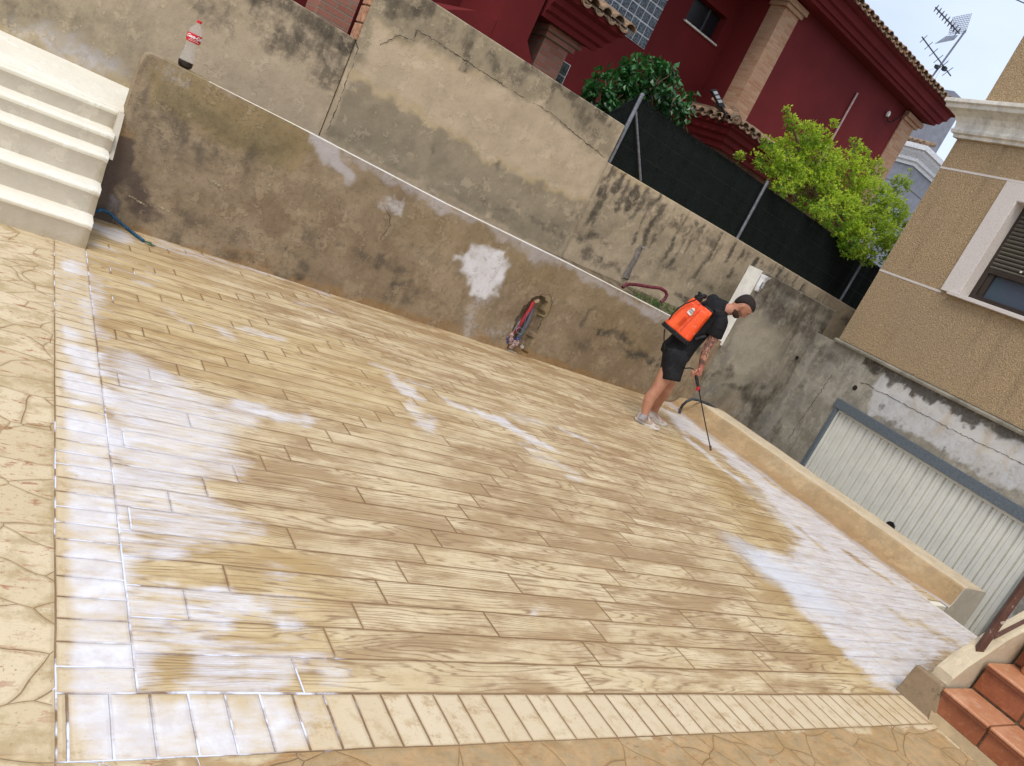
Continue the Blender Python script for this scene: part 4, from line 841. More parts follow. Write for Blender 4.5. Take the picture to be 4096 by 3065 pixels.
M_terraD = mat_terra('terracotta_nosing_edge', (.20, .055, .025), (.16, .05, .022), (.25, .09, .04))
stairs()
# sloping cream stringer that carries the railing, right of the curb
def stringer():
    t = empty('stair_stringer', (6.2, 1.65, .5), 'cream painted sloping side wall of the tiled stairs', 'wall')
    P = [onY(*q, 1.62) for q in [(3790, 2700), (3850, 2652), (3930, 2600), (4010, 2545), (4096, 2500), (4200, 2440)]]
    ring = lambda p: [(p[0], 1.585, p[2] - .5), (p[0], 1.585, p[2]), (p[0], 1.60, p[2] + .008), (p[0], 1.67, p[2] + .008), (p[0], 1.69, p[2]), (p[0], 1.69, p[2] - .5)]
    b = MB(); b.loft([ring(p) for p in P]); b.build('stringer', M_kerb2, t)
stringer()
def railing():
    base = onZ(3823, 2728, .205); Y = 1.63
    b0 = onY(3825, 2728, Y); t = empty('stair_railing', tuple(b0), 'rusty brown steel stair railing post with two sloping rails at the right edge', 'railing')
    top = onY(4150, 2268, Y); d = (top - b0); d /= np.linalg.norm(d)
    b = MB(); b.obox((b0 + top) / 2, (0.70, -.70, 0), (.70, .70, 0), (0, 0, 1), .019, .019, np.linalg.norm(top - b0) / 2 + .02)
    # the post leans as in the place: shear its ends
    vs = np.array(b.v); mid = (b0 + top) / 2; s = (vs[:, 2] - mid[2]) / max(1e-6, (top - b0)[2]); vs[:, 0] = vs[:, 0] + s * (top - b0)[0]; vs[:, 1] += s * (top - b0)[1]; b.v = [tuple(v) for v in vs]
    b.build('post', M_rust, t, bevel=.002)
    for q0, q1, r in (((3880, 2690), (4150, 2540), .015), ((3975, 2548), (4150, 2460), .010)):
        p0 = onY(*q0, Y); p1 = onY(*q1, Y); b = MB(); b.tube([p0, p1], r * 1.3, 4, sq=True); b.build('rail', M_rust, t)
railing()
def pot():
    q = onY(4096, 2650, 1.2); Y = 1.2
    t = None
    c = onZ(4128, 2705, .40); 
    b = MB(); b.lathe((c[0], c[1], .386), (0, 0, 1), [(0, .055), (.02, .062), (.05, .055), (.09, .075), (.13, .085), (.16, .078), (.175, .09), (.19, .09), (.19, .075), (.1, .06)], 28)
    o = b.build('clay_pot', M_terraT, None, True); tag(o, 'small clay pot standing on a stair tread at the right edge', 'pot')
pot()
M_blk2 = simple('matt_black_plastic', (.015, .015, .017), .45, .4)
# ------------------------------------------------------------------ red house behind the boundary wall
A5 = R(5); PA = onY(2933, 433, 12.3)[:2]; U5 = np.array([math.cos(A5), math.sin(A5)]); N5 = np.array([math.sin(A5), -math.cos(A5)])
def rp(s, z, o=0.0): q = PA + U5 * s + N5 * o; return (q[0], q[1], z)
def ra(x, y, o=0.0):
    q = onV(x, y, PA + N5 * o, A5); return float((q[:2] - PA) @ U5), float(q[2])
def rbox(b, s0, s1, z0, z1, o0, o1):
    return b.hexa([rp(s0, z0, o1), rp(s1, z0, o1), rp(s1, z0, o0), rp(s0, z0, o0), rp(s0, z1, o1), rp(s1, z1, o1), rp(s1, z1, o0), rp(s0, z1, o0)])
U3 = (U5[0], U5[1], 0); N3 = (N5[0], N5[1], 0); Z3 = (0, 0, 1)
def mat_red(name='dark_red_render', A=(.165, .017, .017), B=(.125, .012, .013)):
    g = NG(name); n = g.noise(scale=.7, detail=5); n2 = g.noise(scale=70, detail=4, rough=.7); c = g.mix(g.ss(n, .35, .65), A, B)
    c = g.mix(g.mul(g.ss(g.noise(g.map(g.P, (4, 4, .5)), 1, 4), .55, .7), .18), c, (.16, .03, .03)); g.bump(n2, .35, .006); return g.out(c, .85, .25)
M_red = mat_red()
def mat_brick(name, c1, c2, mo, sx=.245, sz=.062):
    g = NG(name); X, Y, Z = g.sep(g.P)
    s = g.add(g.mul(X, float(U5[0] + N5[0])), g.mul(Y, float(U5[1] + N5[1])))
    w_ = g.mul(g.sub(g.noise(scale=14, detail=3), .5), .014)
    br = g.n.new('ShaderNodeTexBrick'); g.put(br.inputs['Vector'], g.comb(g.add(s, w_), g.add(Z, w_), 0.0)); br.inputs['Scale'].default_value = 1.0
    br.inputs['Brick Width'].default_value = sx; br.inputs['Row Height'].default_value = sz; br.inputs['Mortar Size'].default_value = .007; br.inputs['Mortar Smooth'].default_value = .3; br.inputs['Bias'].default_value = 0
    br.inputs['Color1'].default_value = (*c1, 1); br.inputs['Color2'].default_value = (*c2, 1); br.inputs['Mortar'].default_value = (*mo, 1)
    n = g.noise(scale=30, detail=5, rough=.7); c = g.mix(g.mul(g.ss(n, .45, .7), .35), br.outputs['Color'], mo)
    g.bump(g.add(g.mul(br.outputs['Fac'], -1.0), g.mul(n, .3)), .8, .012); return g.out(c, .9, .2)
M_brick = mat_brick('pale_face_brick', (.42, .20, .11), (.52, .31, .19), (.42, .33, .22))
M_brick2 = mat_brick('dull_red_face_brick', (.32, .12, .08), (.38, .17, .12), (.27, .235, .18), .26, .07)
def mat_tile():
    g = NG('clay_roof_tile'); n = g.noise(scale=6, detail=6, rough=.7); n2 = g.noise(scale=35, detail=5, rough=.7)
    c = g.mix(g.ss(n, .36, .60), (.40, .24, .145), (.20, .15, .10)); c = g.mix(g.mul(g.ss(n2, .5, .62), .55), c, (.09, .08, .065)); c = g.mix(g.mul(g.ss(n2, .3, .42, .5, 0), .8), c, (.50, .36, .24)); g.bump(n2, .5, .01); return g.out(c, .9, .2)
M_tile = mat_tile()
def mould(b, prof, s0, s1, o=0.0, back=None, mitre=(1, 1)):
    """extrude a cornice profile (out, z) along the facade, mitred at its ends"""
    r0 = [rp(s0 - (a if mitre[0] else 0), z, o + a) for a, z in prof]; r1 = [rp(s1 + (a if mitre[1] else 0), z, o + a) for a, z in prof]
    return b.loft([r0, r1])
def mould_side(b, prof, s, o0, o1, sign):
    """same profile running back along a return at s, projecting to sign*s"""
    r0 = [rp(s + sign * a, z, o0 + a) for a, z in prof]; r1 = [rp(s + sign * a, z, o1) for a, z in prof]
    return b.loft([r0, r1])
def tiles(b, s0, s1, z, o, slope=.32, L=.42, pitch=.215, r=.095, along='s', sfix=0, sign=1, rows=1):
    n = max(1, int(abs(s1 - s0) / pitch))
    for i in range(n + 1):
        s = s0 + (s1 - s0) * i / n; dz_ = random.uniform(-.012, .012); rr_ = r * random.uniform(.92, 1.06)
        for row in range(rows):
            oo = o - row * L * .82; zz = z + dz_ + row * L * .82 * slope
            def P(a, h, f):     # a across, h height, f distance back
                return rp(s + a, zz + h + f * slope, oo - f) if along == 's' else rp(sfix + sign * (0 - f - (row * L * .82)) , z + dz_ + h + (f + row * L * .82) * slope, s + a)
            m = 8; ring = lambda f, q: [P(q * rr_ * math.cos(math.pi * k / m), q * rr_ * .85 * math.sin(math.pi * k / m), f) for k in range(m + 1)] + [P(q * (rr_ - .016) * math.cos(math.pi * k / m), q * (rr_ - .016) * .85 * math.sin(math.pi * k / m), f) for k in range(m, -1, -1)]
            b.loft([ring(0, 1.0), ring(L, .86)])
            if i < n:
                s_ = s; 
                def P2(a, h, f): return rp(s_ + pitch / 2 + a, zz + h + f * slope, oo - f) if along == 's' else rp(sfix - sign * (f + row * L * .82), z + h + (f + row * L * .82) * slope, s_ + pitch / 2 + a)
                ring2 = lambda f: [P2(rr_ * .75 * math.cos(math.pi * k / m), -.03 - .05 * math.sin(math.pi * k / m), f) for k in range(m + 1)] + [P2(rr_ * .75 * math.cos(math.pi * k / m), -.015 - .035 * math.sin(math.pi * k / m), f) for k in range(m, -1, -1)]
                b.loft([ring2(-.01), ring2(L)])
BK = -1.03      # recessed wall
def red_house():
    t = empty('red_house', rp(0, 1.85, -2), 'dark red rendered house with brick pillars and clay tile eaves behind the green fence', 'house')
    b = MB(); rbox(b, .005, 5.80, 1.85, 6.86, 0, -.25); b.build('wall', M_red, t)
    w0, wz0 = ra(2700 + 75 / 1.903, 150 / 1.903, BK); w1, wz1 = ra(2700 + 400 / 1.903, 130 / 1.903, BK); wz1 = 6.16; w1 = w0 + 1.0
    b = MB(); rbox(b, -9.5, w0, 1.85, 7.2, BK, BK - .25); rbox(b, w0, w1, 1.85, wz0, BK, BK - .25); rbox(b, w0, w1, wz1, 7.2, BK, BK - .25); rbox(b, w1, .25, 1.85, 7.2, BK, BK - .25)
    o = b.build('recessed_wall', M_red, t)
    b = MB(); rbox(b, .012, .25, 1.85, 7.2, -.26, BK - .001); o = b.build('return_wall', M_red, t)
    b = MB(); rbox(b, -9.4, 5.78, 1.85, 7.2, BK - .26, -9); b.build('house_body', M_red, t)
    # pillars
    b = MB(); rbox(b, -.002, .47, 1.85, 6.84, .015, -.36); rbox(b, -.05, .52, 6.62, 6.70, .06, -.38); rbox(b, -.09, .56, 6.70, 6.80, .10, -.40); o = b.build('brick_pillar', M_brick, t); tag(o, 'brick pillar at the left corner of the upper floor')
    b = MB(); rbox(b, 5.21, 5.815, 1.85, 6.84, .03, -.5); rbox(b, 5.19, 5.9, 6.64, 6.72, .07, -.5); rbox(b, 5.19, 5.98, 6.72, 6.82, .12, -.5); o = b.build('brick_pillar', M_brick, t); tag(o, 'brick pillar at the right corner of the upper floor')
    # window
    b = MB(); rbox(b, w0 + .02, w1 - .02, wz0 + .03, wz1 - .02, BK - .18, BK - .24); wo = b.build('window', simple('dark_window_panel', (.012, .016, .02), .35, .5), t); tag(wo, 'small dark window in the recessed wall')
    b = MB(); rbox(b, w0 + .62, w0 + .66, wz0 + .03, wz1 - .02, BK - .15, BK - .2); b.build('window_bar', simple('grey_window_bar', (.08, .09, .10), .4), wo)
    b = MB(); rbox(b, w0 - .02, w1 + .02, wz0 - .03, wz0, BK + .05, BK - .2); b.build('sill', M_wpaint, wo)
    # glass blocks
    g1, gz0 = ra(1900 + 1865 / 2.76, 548 / 2.76, BK + .01); cell = .19; M_gb = None
    g = NG('glass_block'); n = g.noise(scale=28, detail=3, dist=1.2); c = g.mix(g.ss(n, .40, .60), (.05, .065, .075), (.20, .24, .27)); g.bump(n, .6, .01); M_gb = g.out(c, .45, .3)
    M_gj = simple('white_block_joint', (.72, .75, .76), .6)
    gb = MB(); rbox(gb, g1 - 2.4, g1, gz0, gz0 + 2.1, BK + .012, BK - .05); go = gb.build('glass_block_window', M_gj, t); tag(go, 'glass block window grid in the recessed red wall')
    b = MB()
    for i in range(12):
        for j in range(11):
            s1 = g1 - .012 - i * cell; z0 = gz0 + .012 + j * cell; rbox(b, s1 - cell + .030, s1, z0, z0 + cell - .030, BK + .030, BK - .02)
    b.build('blocks', M_gb, go, bevel=.006)
    # main eave: soffit, stacked mouldings, tiles
    prof = [(-.02, 6.845), (.30, 6.86), (.33, 6.87), (.345, 6.93), (.39, 6.94), (.40, 6.975), (.42, 7.03), (.47, 7.06), (.48, 7.13), (.50, 7.19), (.56, 7.22), (.58, 7.25), (.58, 7.31), (-.02, 7.31)]
    b = MB(); mould(b, prof, -9.0, 5.70, 0, mitre=(0, 1)); mould_side(b, prof, 5.70, 0, -9, 1); o = b.build('eave', M_red, t); 
    b = MB(); tiles(b, -3.0, 6.32, 7.33, .66, rows=2); b.loft([[rp(-9, 7.32, .60), rp(6.28, 7.32, .60), rp(3, 8.9, -3.8), rp(-5, 8.9, -3.8)], [rp(-9, 7.34, .58), rp(6.26, 7.34, .58), rp(3, 8.95, -3.8), rp(-5, 8.95, -3.8)]])
    tiles(b, .55, -8, 7.33, 0, along='o', sfix=6.36, sign=1, rows=1)
    b.loft([[rp(6.28, 7.32, .60), rp(6.28, 7.32, -8.2), rp(3, 8.9, -5), rp(3, 8.9, -3.8)], [rp(6.26, 7.34, .58), rp(6.26, 7.34, -8.2), rp(3, 8.95, -5), rp(3, 8.95, -3.8)]]); o = b.build('roof', M_tile, t)
    # porch canopy round the left corner
    cs, co = -.80, .92; pz = 4.0
    prof = [(-.06, 3.70), (.05, 3.70), (.06, 3.78), (.12, 3.82), (.13, 3.90), (.20, 3.94), (.21, 4.03), (.27, 4.07), (.28, 4.15), (-.06, 4.16)]
    prof = [(a - .28, z + .03) for a, z in prof]
    b = MB(); mould(b, prof, cs, 5.0, co, mitre=(1, 0)); mould_side(b, prof, cs, co, BK, -1); o = b.build('porch_eave', M_red, t)
    b = MB(); rbox(b, cs + .42, 4.8, 1.85, 3.80, co - .42, co - .9); rbox(b, cs + .42, cs + .7, 1.85, 3.80, co - .9, BK); o = b.build('porch_wall', M_brick2, t)
    b = MB(); tiles(b, cs + .05, 4.9, 4.21, co + .07, slope=.30, L=.45, rows=2)
    tiles(b, co - .12, BK, 4.21, 0, along='o', sfix=cs - .07, sign=-1, rows=1, L=.26)
    b.loft([[rp(cs - .02, 4.17, co + .02), rp(5, 4.17, co + .02), rp(5, 4.52, -.05), rp(-.01, 4.52, -.05)], [rp(cs - .02, 4.19, co + .02), rp(5, 4.19, co + .02), rp(5, 4.54, -.05), rp(-.01, 4.54, -.05)]])
    b.loft([[rp(cs - .02, 4.17, co + .02), rp(-.01, 4.52, -.05), rp(-.01, 4.52, BK + .01), rp(cs - .02, 4.17, BK + .01)], [rp(cs - .02, 4.19, co + .02), rp(-.01, 4.54, -.05), rp(-.01, 4.54, BK + .01), rp(cs - .02, 4.19, BK + .01)]])
    # hip ridge cap
    for k in range(4):
        f0 = k / 4.6; f1 = f0 + .24; p = [np.array(rp(cs + (0 - cs) * f, 4.24 + .36 * f, co + .05 - (co + .05) * f)) for f in (f0, f1)]; b.tube(p, [.085, .07], 10)
    o = b.build('porch_roof', M_tile, t)
    # left extension: red pier with splayed foot, brick column under a tiled eave
    o_ = 2.5
    b = MB(); b.hexa([rp(-7.40, 1.85, 2.45), rp(-5.9, 1.85, 2.45), rp(-5.9, 1.85, 1.6), rp(-7.40, 1.85, 1.6), rp(-7.40, 2.4, 2.45), rp(-6.08, 2.70, 2.45), rp(-6.08, 2.70, 1.6), rp(-7.40, 2.4, 1.6)]) if False else None
    b.loft([[rp(s, z, 2.5) for s, z in [(-6.98, 1.85), (-5.95, 1.85), (-6.24, 2.92), (-6.48, 3.16), (-6.47, 5.2), (-6.97, 5.2), (-6.98, 3.16)]], [rp(s, z, 1.5) for s, z in [(-6.98, 1.85), (-5.95, 1.85), (-6.24, 2.92), (-6.48, 3.16), (-6.47, 5.2), (-6.97, 5.2), (-6.98, 3.16)]]])
    b.loft([[rp(-7.9, 2.85, 2.6), rp(-7.28, 3.13, 2.5), rp(-6.97, 3.16, 2.5), rp(-6.97, 1.85, 2.5), rp(-7.9, 1.85, 2.6)], [rp(-7.9, 2.85, 1.5), rp(-7.28, 3.13, 1.5), rp(-6.97, 3.16, 1.5), rp(-6.97, 1.85, 1.5), rp(-7.9, 1.85, 1.5)]])
    o = b.build('pier', M_red, t); tag(o, 'red pier with a splayed foot')
    b = MB(); rbox(b, -11, -5.2, 1.85, 3.58, 1.0, .4); rbox(b, -11.2, -5.4, 3.58, 5.4, .9, .3); b.build('extension_wall', M_red, t)
    b = MB(); rbox(b, -6.12, -5.70, 1.85, 3.36, 2.28, 1.1); rbox(b, -6.15, -5.64, 3.36, 3.43, 2.32, 1.1); rbox(b, -6.18, -5.58, 3.43, 3.50, 2.36, 1.1); o = b.build('brick_column', M_brick2, t); tag(o, 'brick column under the small tiled eave')
    prof = [(-1.3, 3.50), (.04, 3.50), (.05, 3.56), (.09, 3.59), (.10, 3.65), (.15, 3.69), (.16, 3.76), (.22, 3.80), (.23, 3.86), (-1.3, 3.86)]
    b = MB(); mould(b, prof, -6.42, -5.50, 2.45, mitre=(0, 1)); o = b.build('side_eave', M_red, t)
    b = MB(); tiles(b, -6.40, -5.28, 3.90, 2.74, slope=.3, rows=2, L=.5); b.loft([[rp(-6.5, 3.87, 2.7), rp(-5.2, 3.87, 2.7), rp(-5.2, 4.3, 1.2), rp(-6.5, 4.3, 1.2)], [rp(-6.5, 3.89, 2.7), rp(-5.2, 3.89, 2.7), rp(-5.2, 4.32, 1.2), rp(-6.5, 4.32, 1.2)]]); b.build('side_roof', M_tile, t)
    s, z = ra(2258, 300, 1.0); 
    b = MB(); rbox(b, s - .3, s + .02, z - .45, z + .16, 1.02, .95); go2 = b.build('glass_block_window', M_gj, t)
    b = MB(); rbox(b, s - .2, s, z - .02, z + .15, 1.035, 1.0); rbox(b, s - .2, s, z - .21, z - .04, 1.035, 1.0); b.build('blocks', simple('dark_glass_block', (.06, .07, .08), .2, .6, 0, .6, 30), go2)
    # far left brick pier
    b = MB(); rbox(b, -8.98, -8.60, 1.85, 3.6, 2.5, 2.1); o = b.build('brick_column', M_brick2, t); tag(o, 'brick column near the left frame edge of the wall')
    b = MB(); rbox(b, -9.4, -8.35, 1.85, 3.7, 1.9, 1.2); b.build('extension_wall', M_red, t)
    # white pipe and loose cable
    (s0, z0), (s1, z1) = ra(3430, 372, .03), ra(3325, 555, .03)
    b = MB(); b.tube([rp(s0, z0, .035), rp(s0, 4.6, .035)], .022, 8); o = b.build('downpipe', simple('pinkish_pipe', (.52, .38, .36), .5), t)
    pts = [ra(3549, 460, .06), ra(3552, 485, .08), ra(3572, 492, .1), ra(3600, 470, .08), ra(3618, 445, .05)]
    b = MB(); b.tube([rp(a, c, .06) for a, c in pts], .013, 6); co_ = b.build('cable', M_blk, t)
    b = MB(); s, z = ra(3552, 458, .05); b.lathe(rp(s, z, .05), (0, 0, 1), [(-.05, .03), (0, .05), (.06, .03), (.08, .01)], 10); b.build('cable_end', M_wpaint, co_, True)
red_house()
def solar_lamp():
    o = 1.25; s0, z0 = ra(2905, 440, o); t = empty('solar_lamp', rp(s0, z0 - .1, o), 'black solar floodlight on a short bent arm above the porch roof corner', 'lamp')
    (sa, za), (sb, zb), (sc, zc), (sd, zd) = ra(2840, 360, o), ra(2864, 357, o), ra(2902, 432, o), ra(2874, 425, o)
    b = MB(); q = [(sa, za), (sb, zb), (sc, zc), (sd, zd)]
    b.loft([[rp(s, z, o + .02) for s, z in q], [rp(s, z, o - .03) for s, z in q]]); b.build('lamp_head', M_blk2, t, bevel=.008)
    for k in range(3):
        f = .10 + k * .26; P = lambda u, v: (sa + (sb - sa) * u + (sd - sa) * v, za + (zb - za) * u + (zd - za) * v)
        cs = [P(.18, f), P(.82, f), P(.82, f + .17), P(.18, f + .17)]; b = MB(); b.loft([[rp(s, z, o + .03) for s, z in cs], [rp(s, z, o + .01) for s, z in cs]]); b.build('led_panel', simple('led_panel', (.45, .48, .47), .3), t)
    b = MB(); b.tube([rp(*ra(2885, 425, o), o), rp(*ra(2900, 455, o), o), rp(*ra(2912, 482, o), o - .12), rp(*ra(2915, 500, o), o - .25)], .022, 8); b.build('arm', M_blk2, t, True)

solar_lamp()
def antenna():
    o = -2.2; P = lambda x, y: np.array(rp(*ra(x, y, o), o)); m0 = P(3705, 322); m1 = P(3863, 122); t = empty('tv_antenna', tuple(m0), 'rooftop television antenna mast with two aerials and a grid reflector against the sky', 'antenna')
    M_al = simple('dull_aluminium', (.16, .17, .20), .4, .5, .6)
    b = MB(); b.tube([m0 - np.array([0, 0, .6]), m1], .028, 8); b.build('mast', M_al, t)
    n3 = np.array(N3); u3 = np.array(U3)
    def yagi(a, c, n, hl, nm, dirv, bw):
        b = MB(); A, C = P(*a), P(*c); b.tube([A, C], .018, 6)
        for i in range(n):
            q = A + (C - A) * (i + .3) / n; h = hl * (.8 + .4 * i / n)
            if bw:   # looped dipoles
                L = [q + dirv * x * h + np.array([0, 0, 1]) * y for x, y in ((0, 0), (.5, .045), (1, .04), (1, -.04), (.5, -.045), (0, 0), (-.5, .045), (-1, .04), (-1, -.04), (-.5, -.045), (0, 0))]; b.tube(L, .011, 5)
            else: b.tube([q - dirv * h, q + dirv * h], .010, 5)
        return b.build(nm, M_al, t)
    dv = u3 * .75 + n3 * -.65; dv /= np.linalg.norm(dv)
    yagi((3742, 30), (3838, 135), 9, .17, 'uhf_aerial', dv, True)
    yagi((3688, 148), (3803, 304), 6, .42, 'vhf_aerial', dv, False)
    b = MB(); p = P(3766, 282); b.obox(P(3777, 275), U3, N3, Z3, .06, .05, .05); b.obox(P(3748, 268), U3, N3, Z3, .06, .05, .04); b.build('junction_box', M_blk2, t)
    # reflector grids
    b = MB()
    for (c0, c1, c2, c3), n in ((((3795, 138), (3812, 70), (3887, 55), (3862, 132)), 9), (((3740, 175), (3785, 145), (3832, 142), (3815, 160)), 7)):
        q = [P(*c) for c in (c0, c1, c2, c3)]
        for i in range(n + 1):
            f = i / n; b.tube([q[0] + (q[1] - q[0]) * f, q[3] + (q[2] - q[3]) * f], .006, 4)
        for i in range(n + 3):
            f = i / (n + 2); b.tube([q[0] + (q[3] - q[0]) * f, q[1] + (q[2] - q[1]) * f], .006, 4)
    b.build('grid_reflector', M_al, t)
    b = MB(); b.tube([P(3770, 265), P(3800, 235)], .006, 4); b.tube([P(3770, 265), P(3690, 290)], .004, 4); b.tube([P(3765, 275), P(3730, 335)], .004, 4); b.build('guy_wire', M_al, t)
antenna()
def grey_house():
    Yg = 24.0; c0 = onY(3400 + 600 / 1.904, 400 + 345 / 1.904, Yg); Pg = c0[:2]; g_ = lambda s, z, o=0: (Pg[0] + U5[0] * s + N5[0] * o, Pg[1] + U5[1] * s + N5[1] * o, z)
    zc = c0[2]; t = empty('grey_house', g_(3, 1.85, -3), 'distant grey house with white cornices and chimney between the red and tan houses', 'house')
    M_g = simple('blue_grey_render', (.24, .25, .28), .9, .2, 0, .12, 3, .5, 120); M_gw = simple('white_cornice_paint', (.66, .66, .66), .7)
    def gbox(b, s0, s1, z0, z1, o0, o1): return b.hexa([g_(s0, z0, o1), g_(s1, z0, o1), g_(s1, z0, o0), g_(s0, z0, o0), g_(s0, z1, o1), g_(s1, z1, o1), g_(s1, z1, o0), g_(s0, z1, o0)])
    b = MB(); gbox(b, .45, 9, 1.85, zc - .1, -.45, -9); b.build('walls', M_g, t)
    prof = [(-.45, zc - .95), (-.38, zc - .95), (-.36, zc - .82), (-.28, zc - .76), (-.27, zc - .62), (-.14, zc - .42), (-.10, zc - .30), (0, zc - .26), (0, zc - .04), (-.45, zc - .02)]
    b = MB(); b.loft([[g_(-a, z, a) for a, z in prof], [g_(9, z, a) for a, z in prof]]); b.loft([[g_(-a, z, a) for a, z in prof], [g_(-a, z, -9) for a, z in prof]]); b.build('cornice', M_gw, t)
    b = MB(); gbox(b, .44, 9, zc - 1.85, zc - 1.81, -.44, -9); gbox(b, .44, 9, zc - 4.6, zc - 4.56, -.44, -9); b.build('groove_line', simple('dark_groove', (.12, .12, .13), .9), t)
    q = onY(3660, 560, Yg + 2.5); 
    def Pc(x, y): p = onY(x, y, Yg + 2); return p
    base = Pc(3690, 560); top = Pc(3745, 480); h0 = base[2] - .8; h1 = top[2] + 1.2
    b = MB(); cx_, cy_ = base[0], base[1]; w_ = .62
    b.hexa([(cx_ - w_, cy_ - w_, h0), (cx_ + w_, cy_ - w_, h0), (cx_ + w_, cy_ + w_, h0), (cx_ - w_, cy_ + w_, h0), (cx_ - w_, cy_ - w_, h1), (cx_ + w_, cy_ - w_, h1), (cx_ + w_, cy_ + w_, h1), (cx_ - w_, cy_ + w_, h1)]); b.build('chimney', M_g, t)
    b = MB(); gbox(b, .2, 9, zc - .02, zc + .02, -.2, -6)
    for i in range(26): b.tube([g_(-.0, zc + .04, -.3 - i * .3), g_(.9, zc + .3, -.3 - i * .3)], .11, 8)
    b.build('roof', M_tile, t)
    b = MB(); gbox(b, 1.6, 9, zc - .02, zc + 0.55, -1.6, -6); b.build('parapet', M_gw, t)
grey_house()
b = MB(); p0 = onY(4040, -12, 20.0); p1 = onY(4140, 32, 20.0); b.tube([p0 + (p0 - p1) * 4, p0, p1, p1 + (p1 - p0) * 12], .02, 6); o = b.build('overhead_wire', M_blk2); tag(o, 'thin black overhead wire crossing the top right corner of the sky', 'wire')
# ------------------------------------------------------------------ fence and plants
def fence():
    Y = 7.37; P = lambda x, y: onY(x, y, Y); a = P(2433, 641); t = empty('mesh_fence', tuple(a), 'chain link fence with dark green privacy mesh on top of the boundary wall', 'fence')
    g = NG('dark_green_privacy_mesh'); X, Yc, Z = g.sep(g.P)
    d1 = g.math('ABSOLUTE', g.math('SINE', g.mul(g.add(X, g.mul(Z, 1.0)), 62.0))); d2 = g.math('ABSOLUTE', g.math('SINE', g.mul(g.sub(X, g.mul(Z, 1.0)), 62.0)))
    wire = g.sub(1.0, g.ss(g.mn(d1, d2), .05, .22)); n = g.noise(scale=90, detail=4, rough=.7); n2 = g.noise(scale=22, detail=5, rough=.7)
    c = g.mix(g.ss(n, .42, .66), (.003, .0045, .004), (.010, .020, .015)); c = g.mix(g.mul(wire, .4), c, (.028, .038, .033)); c = g.mix(g.mul(g.ss(n2, .66, .72), .5), c, (.03, .085, .045)); g.bump(g.add(n, wire), .9, .01); M_mesh = g.out(c, .8, .2)
    tops = [P(2562, 385), P(2729, 518), P(2949, 660), P(3061, 742)]
    tx = [p[0] for p in tops]; tz = [p[2] for p in tops]
    ext = lambda x: float(np.interp(x, [tx[0] - .25] + tx + [14], [tz[0] - .30] + tz + [tz[-1] - .24])); wt = lambda x: float(np.interp(x, [5.2, 7.54, 10.57, 16], [2.205, 2.15, 2.06, 1.96]))
    xs = np.arange(tx[0] - .25, 12.5, .10); b = MB(); rings = []
    for x in xs:
        o_ = .012 * math.sin(x * 9) + .01 * math.sin(x * 23); rings.append([(x, Y + .02 + o_, wt(x) + .005), (x, Y + .02 + o_ * .5, ext(x)), (x, Y + .035 + o_ * .5, ext(x)), (x, Y + .035 + o_, wt(x) + .005)])
    b.loft(rings); rr_ = random.Random(3)
    for i in range(1700):      # ragged plastic fringe
        x = rr_.uniform(xs[0], xs[-1]); z = ext(x) + rr_.uniform(-.03, .02) if i < 900 else rr_.uniform(wt(x) + .02, ext(x)); l = rr_.uniform(.02, .05); a_ = rr_.uniform(0, 3.14); dx, dz = math.cos(a_) * l, math.sin(a_) * l; y = Y + .015 - rr_.uniform(0, .02)
        b.add([(x - dx, y, z - dz), (x + dx, y - .006, z + dz), (x + dz * .15, y + .002, z - dx * .15)], [(0, 1, 2)])
    b.build('privacy_mesh', M_mesh, t)
    M_post = simple('galvanised_post', (.20, .21, .23), .45, .5, .5, .25, 30)
    for (q0, q1, r) in (((2562, 383), (2433, 641), .024), ((3061, 730), (2940, 955), .020), ((3480, 985), (3355, 1197), .019)):
        p1 = P(*q0); p0 = P(*q1); b = MB(); b.tube([(p0[0], Y - .03, p0[2] - .02), ((p0[0] + p1[0]) / 2, Y - .03, p1[2])], r, 10); b.lathe(((p0[0] + p1[0]) / 2, Y - .03, p1[2]), Z3, [(0, r * 1.15), (.02, r * 1.1), (.028, r * .5)], 10); b.build('post', M_post, t)
    p1 = P(2537, 443); p0 = P(2557, 723); b = MB(); b.tube([(p0[0], Y - .03, p0[2]), (p1[0], Y - .03, p1[2])], .014, 8); b.build('brace', M_post, t)
    for z_ in (.33, .66):
        b = MB(); b.tube([(x, Y - .012, wt(x) + (ext(x) - wt(x)) * z_) for x in np.linspace(tx[0], 12.4, 30)], .0016, 4); b.build('tension_wire', M_blk2, t)
fence()
def leaf_mat(name, A, B, C, rough=.45, tr=.25):
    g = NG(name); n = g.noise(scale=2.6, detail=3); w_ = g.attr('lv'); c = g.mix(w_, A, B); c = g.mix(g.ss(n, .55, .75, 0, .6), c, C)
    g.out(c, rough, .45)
    tl = g.n.new('ShaderNodeBsdfTranslucent'); g.put(tl.inputs['Color'], g.mix(.5, c, C)); mx = g.n.new('ShaderNodeMixShader'); mx.inputs[0].default_value = tr
    g.t.links.new(g.b.outputs[0], mx.inputs[1]); g.t.links.new(tl.outputs[0], mx.inputs[2]); g.t.links.new(mx.outputs[0], g.n['Material Output'].inputs['Surface']); return g.m
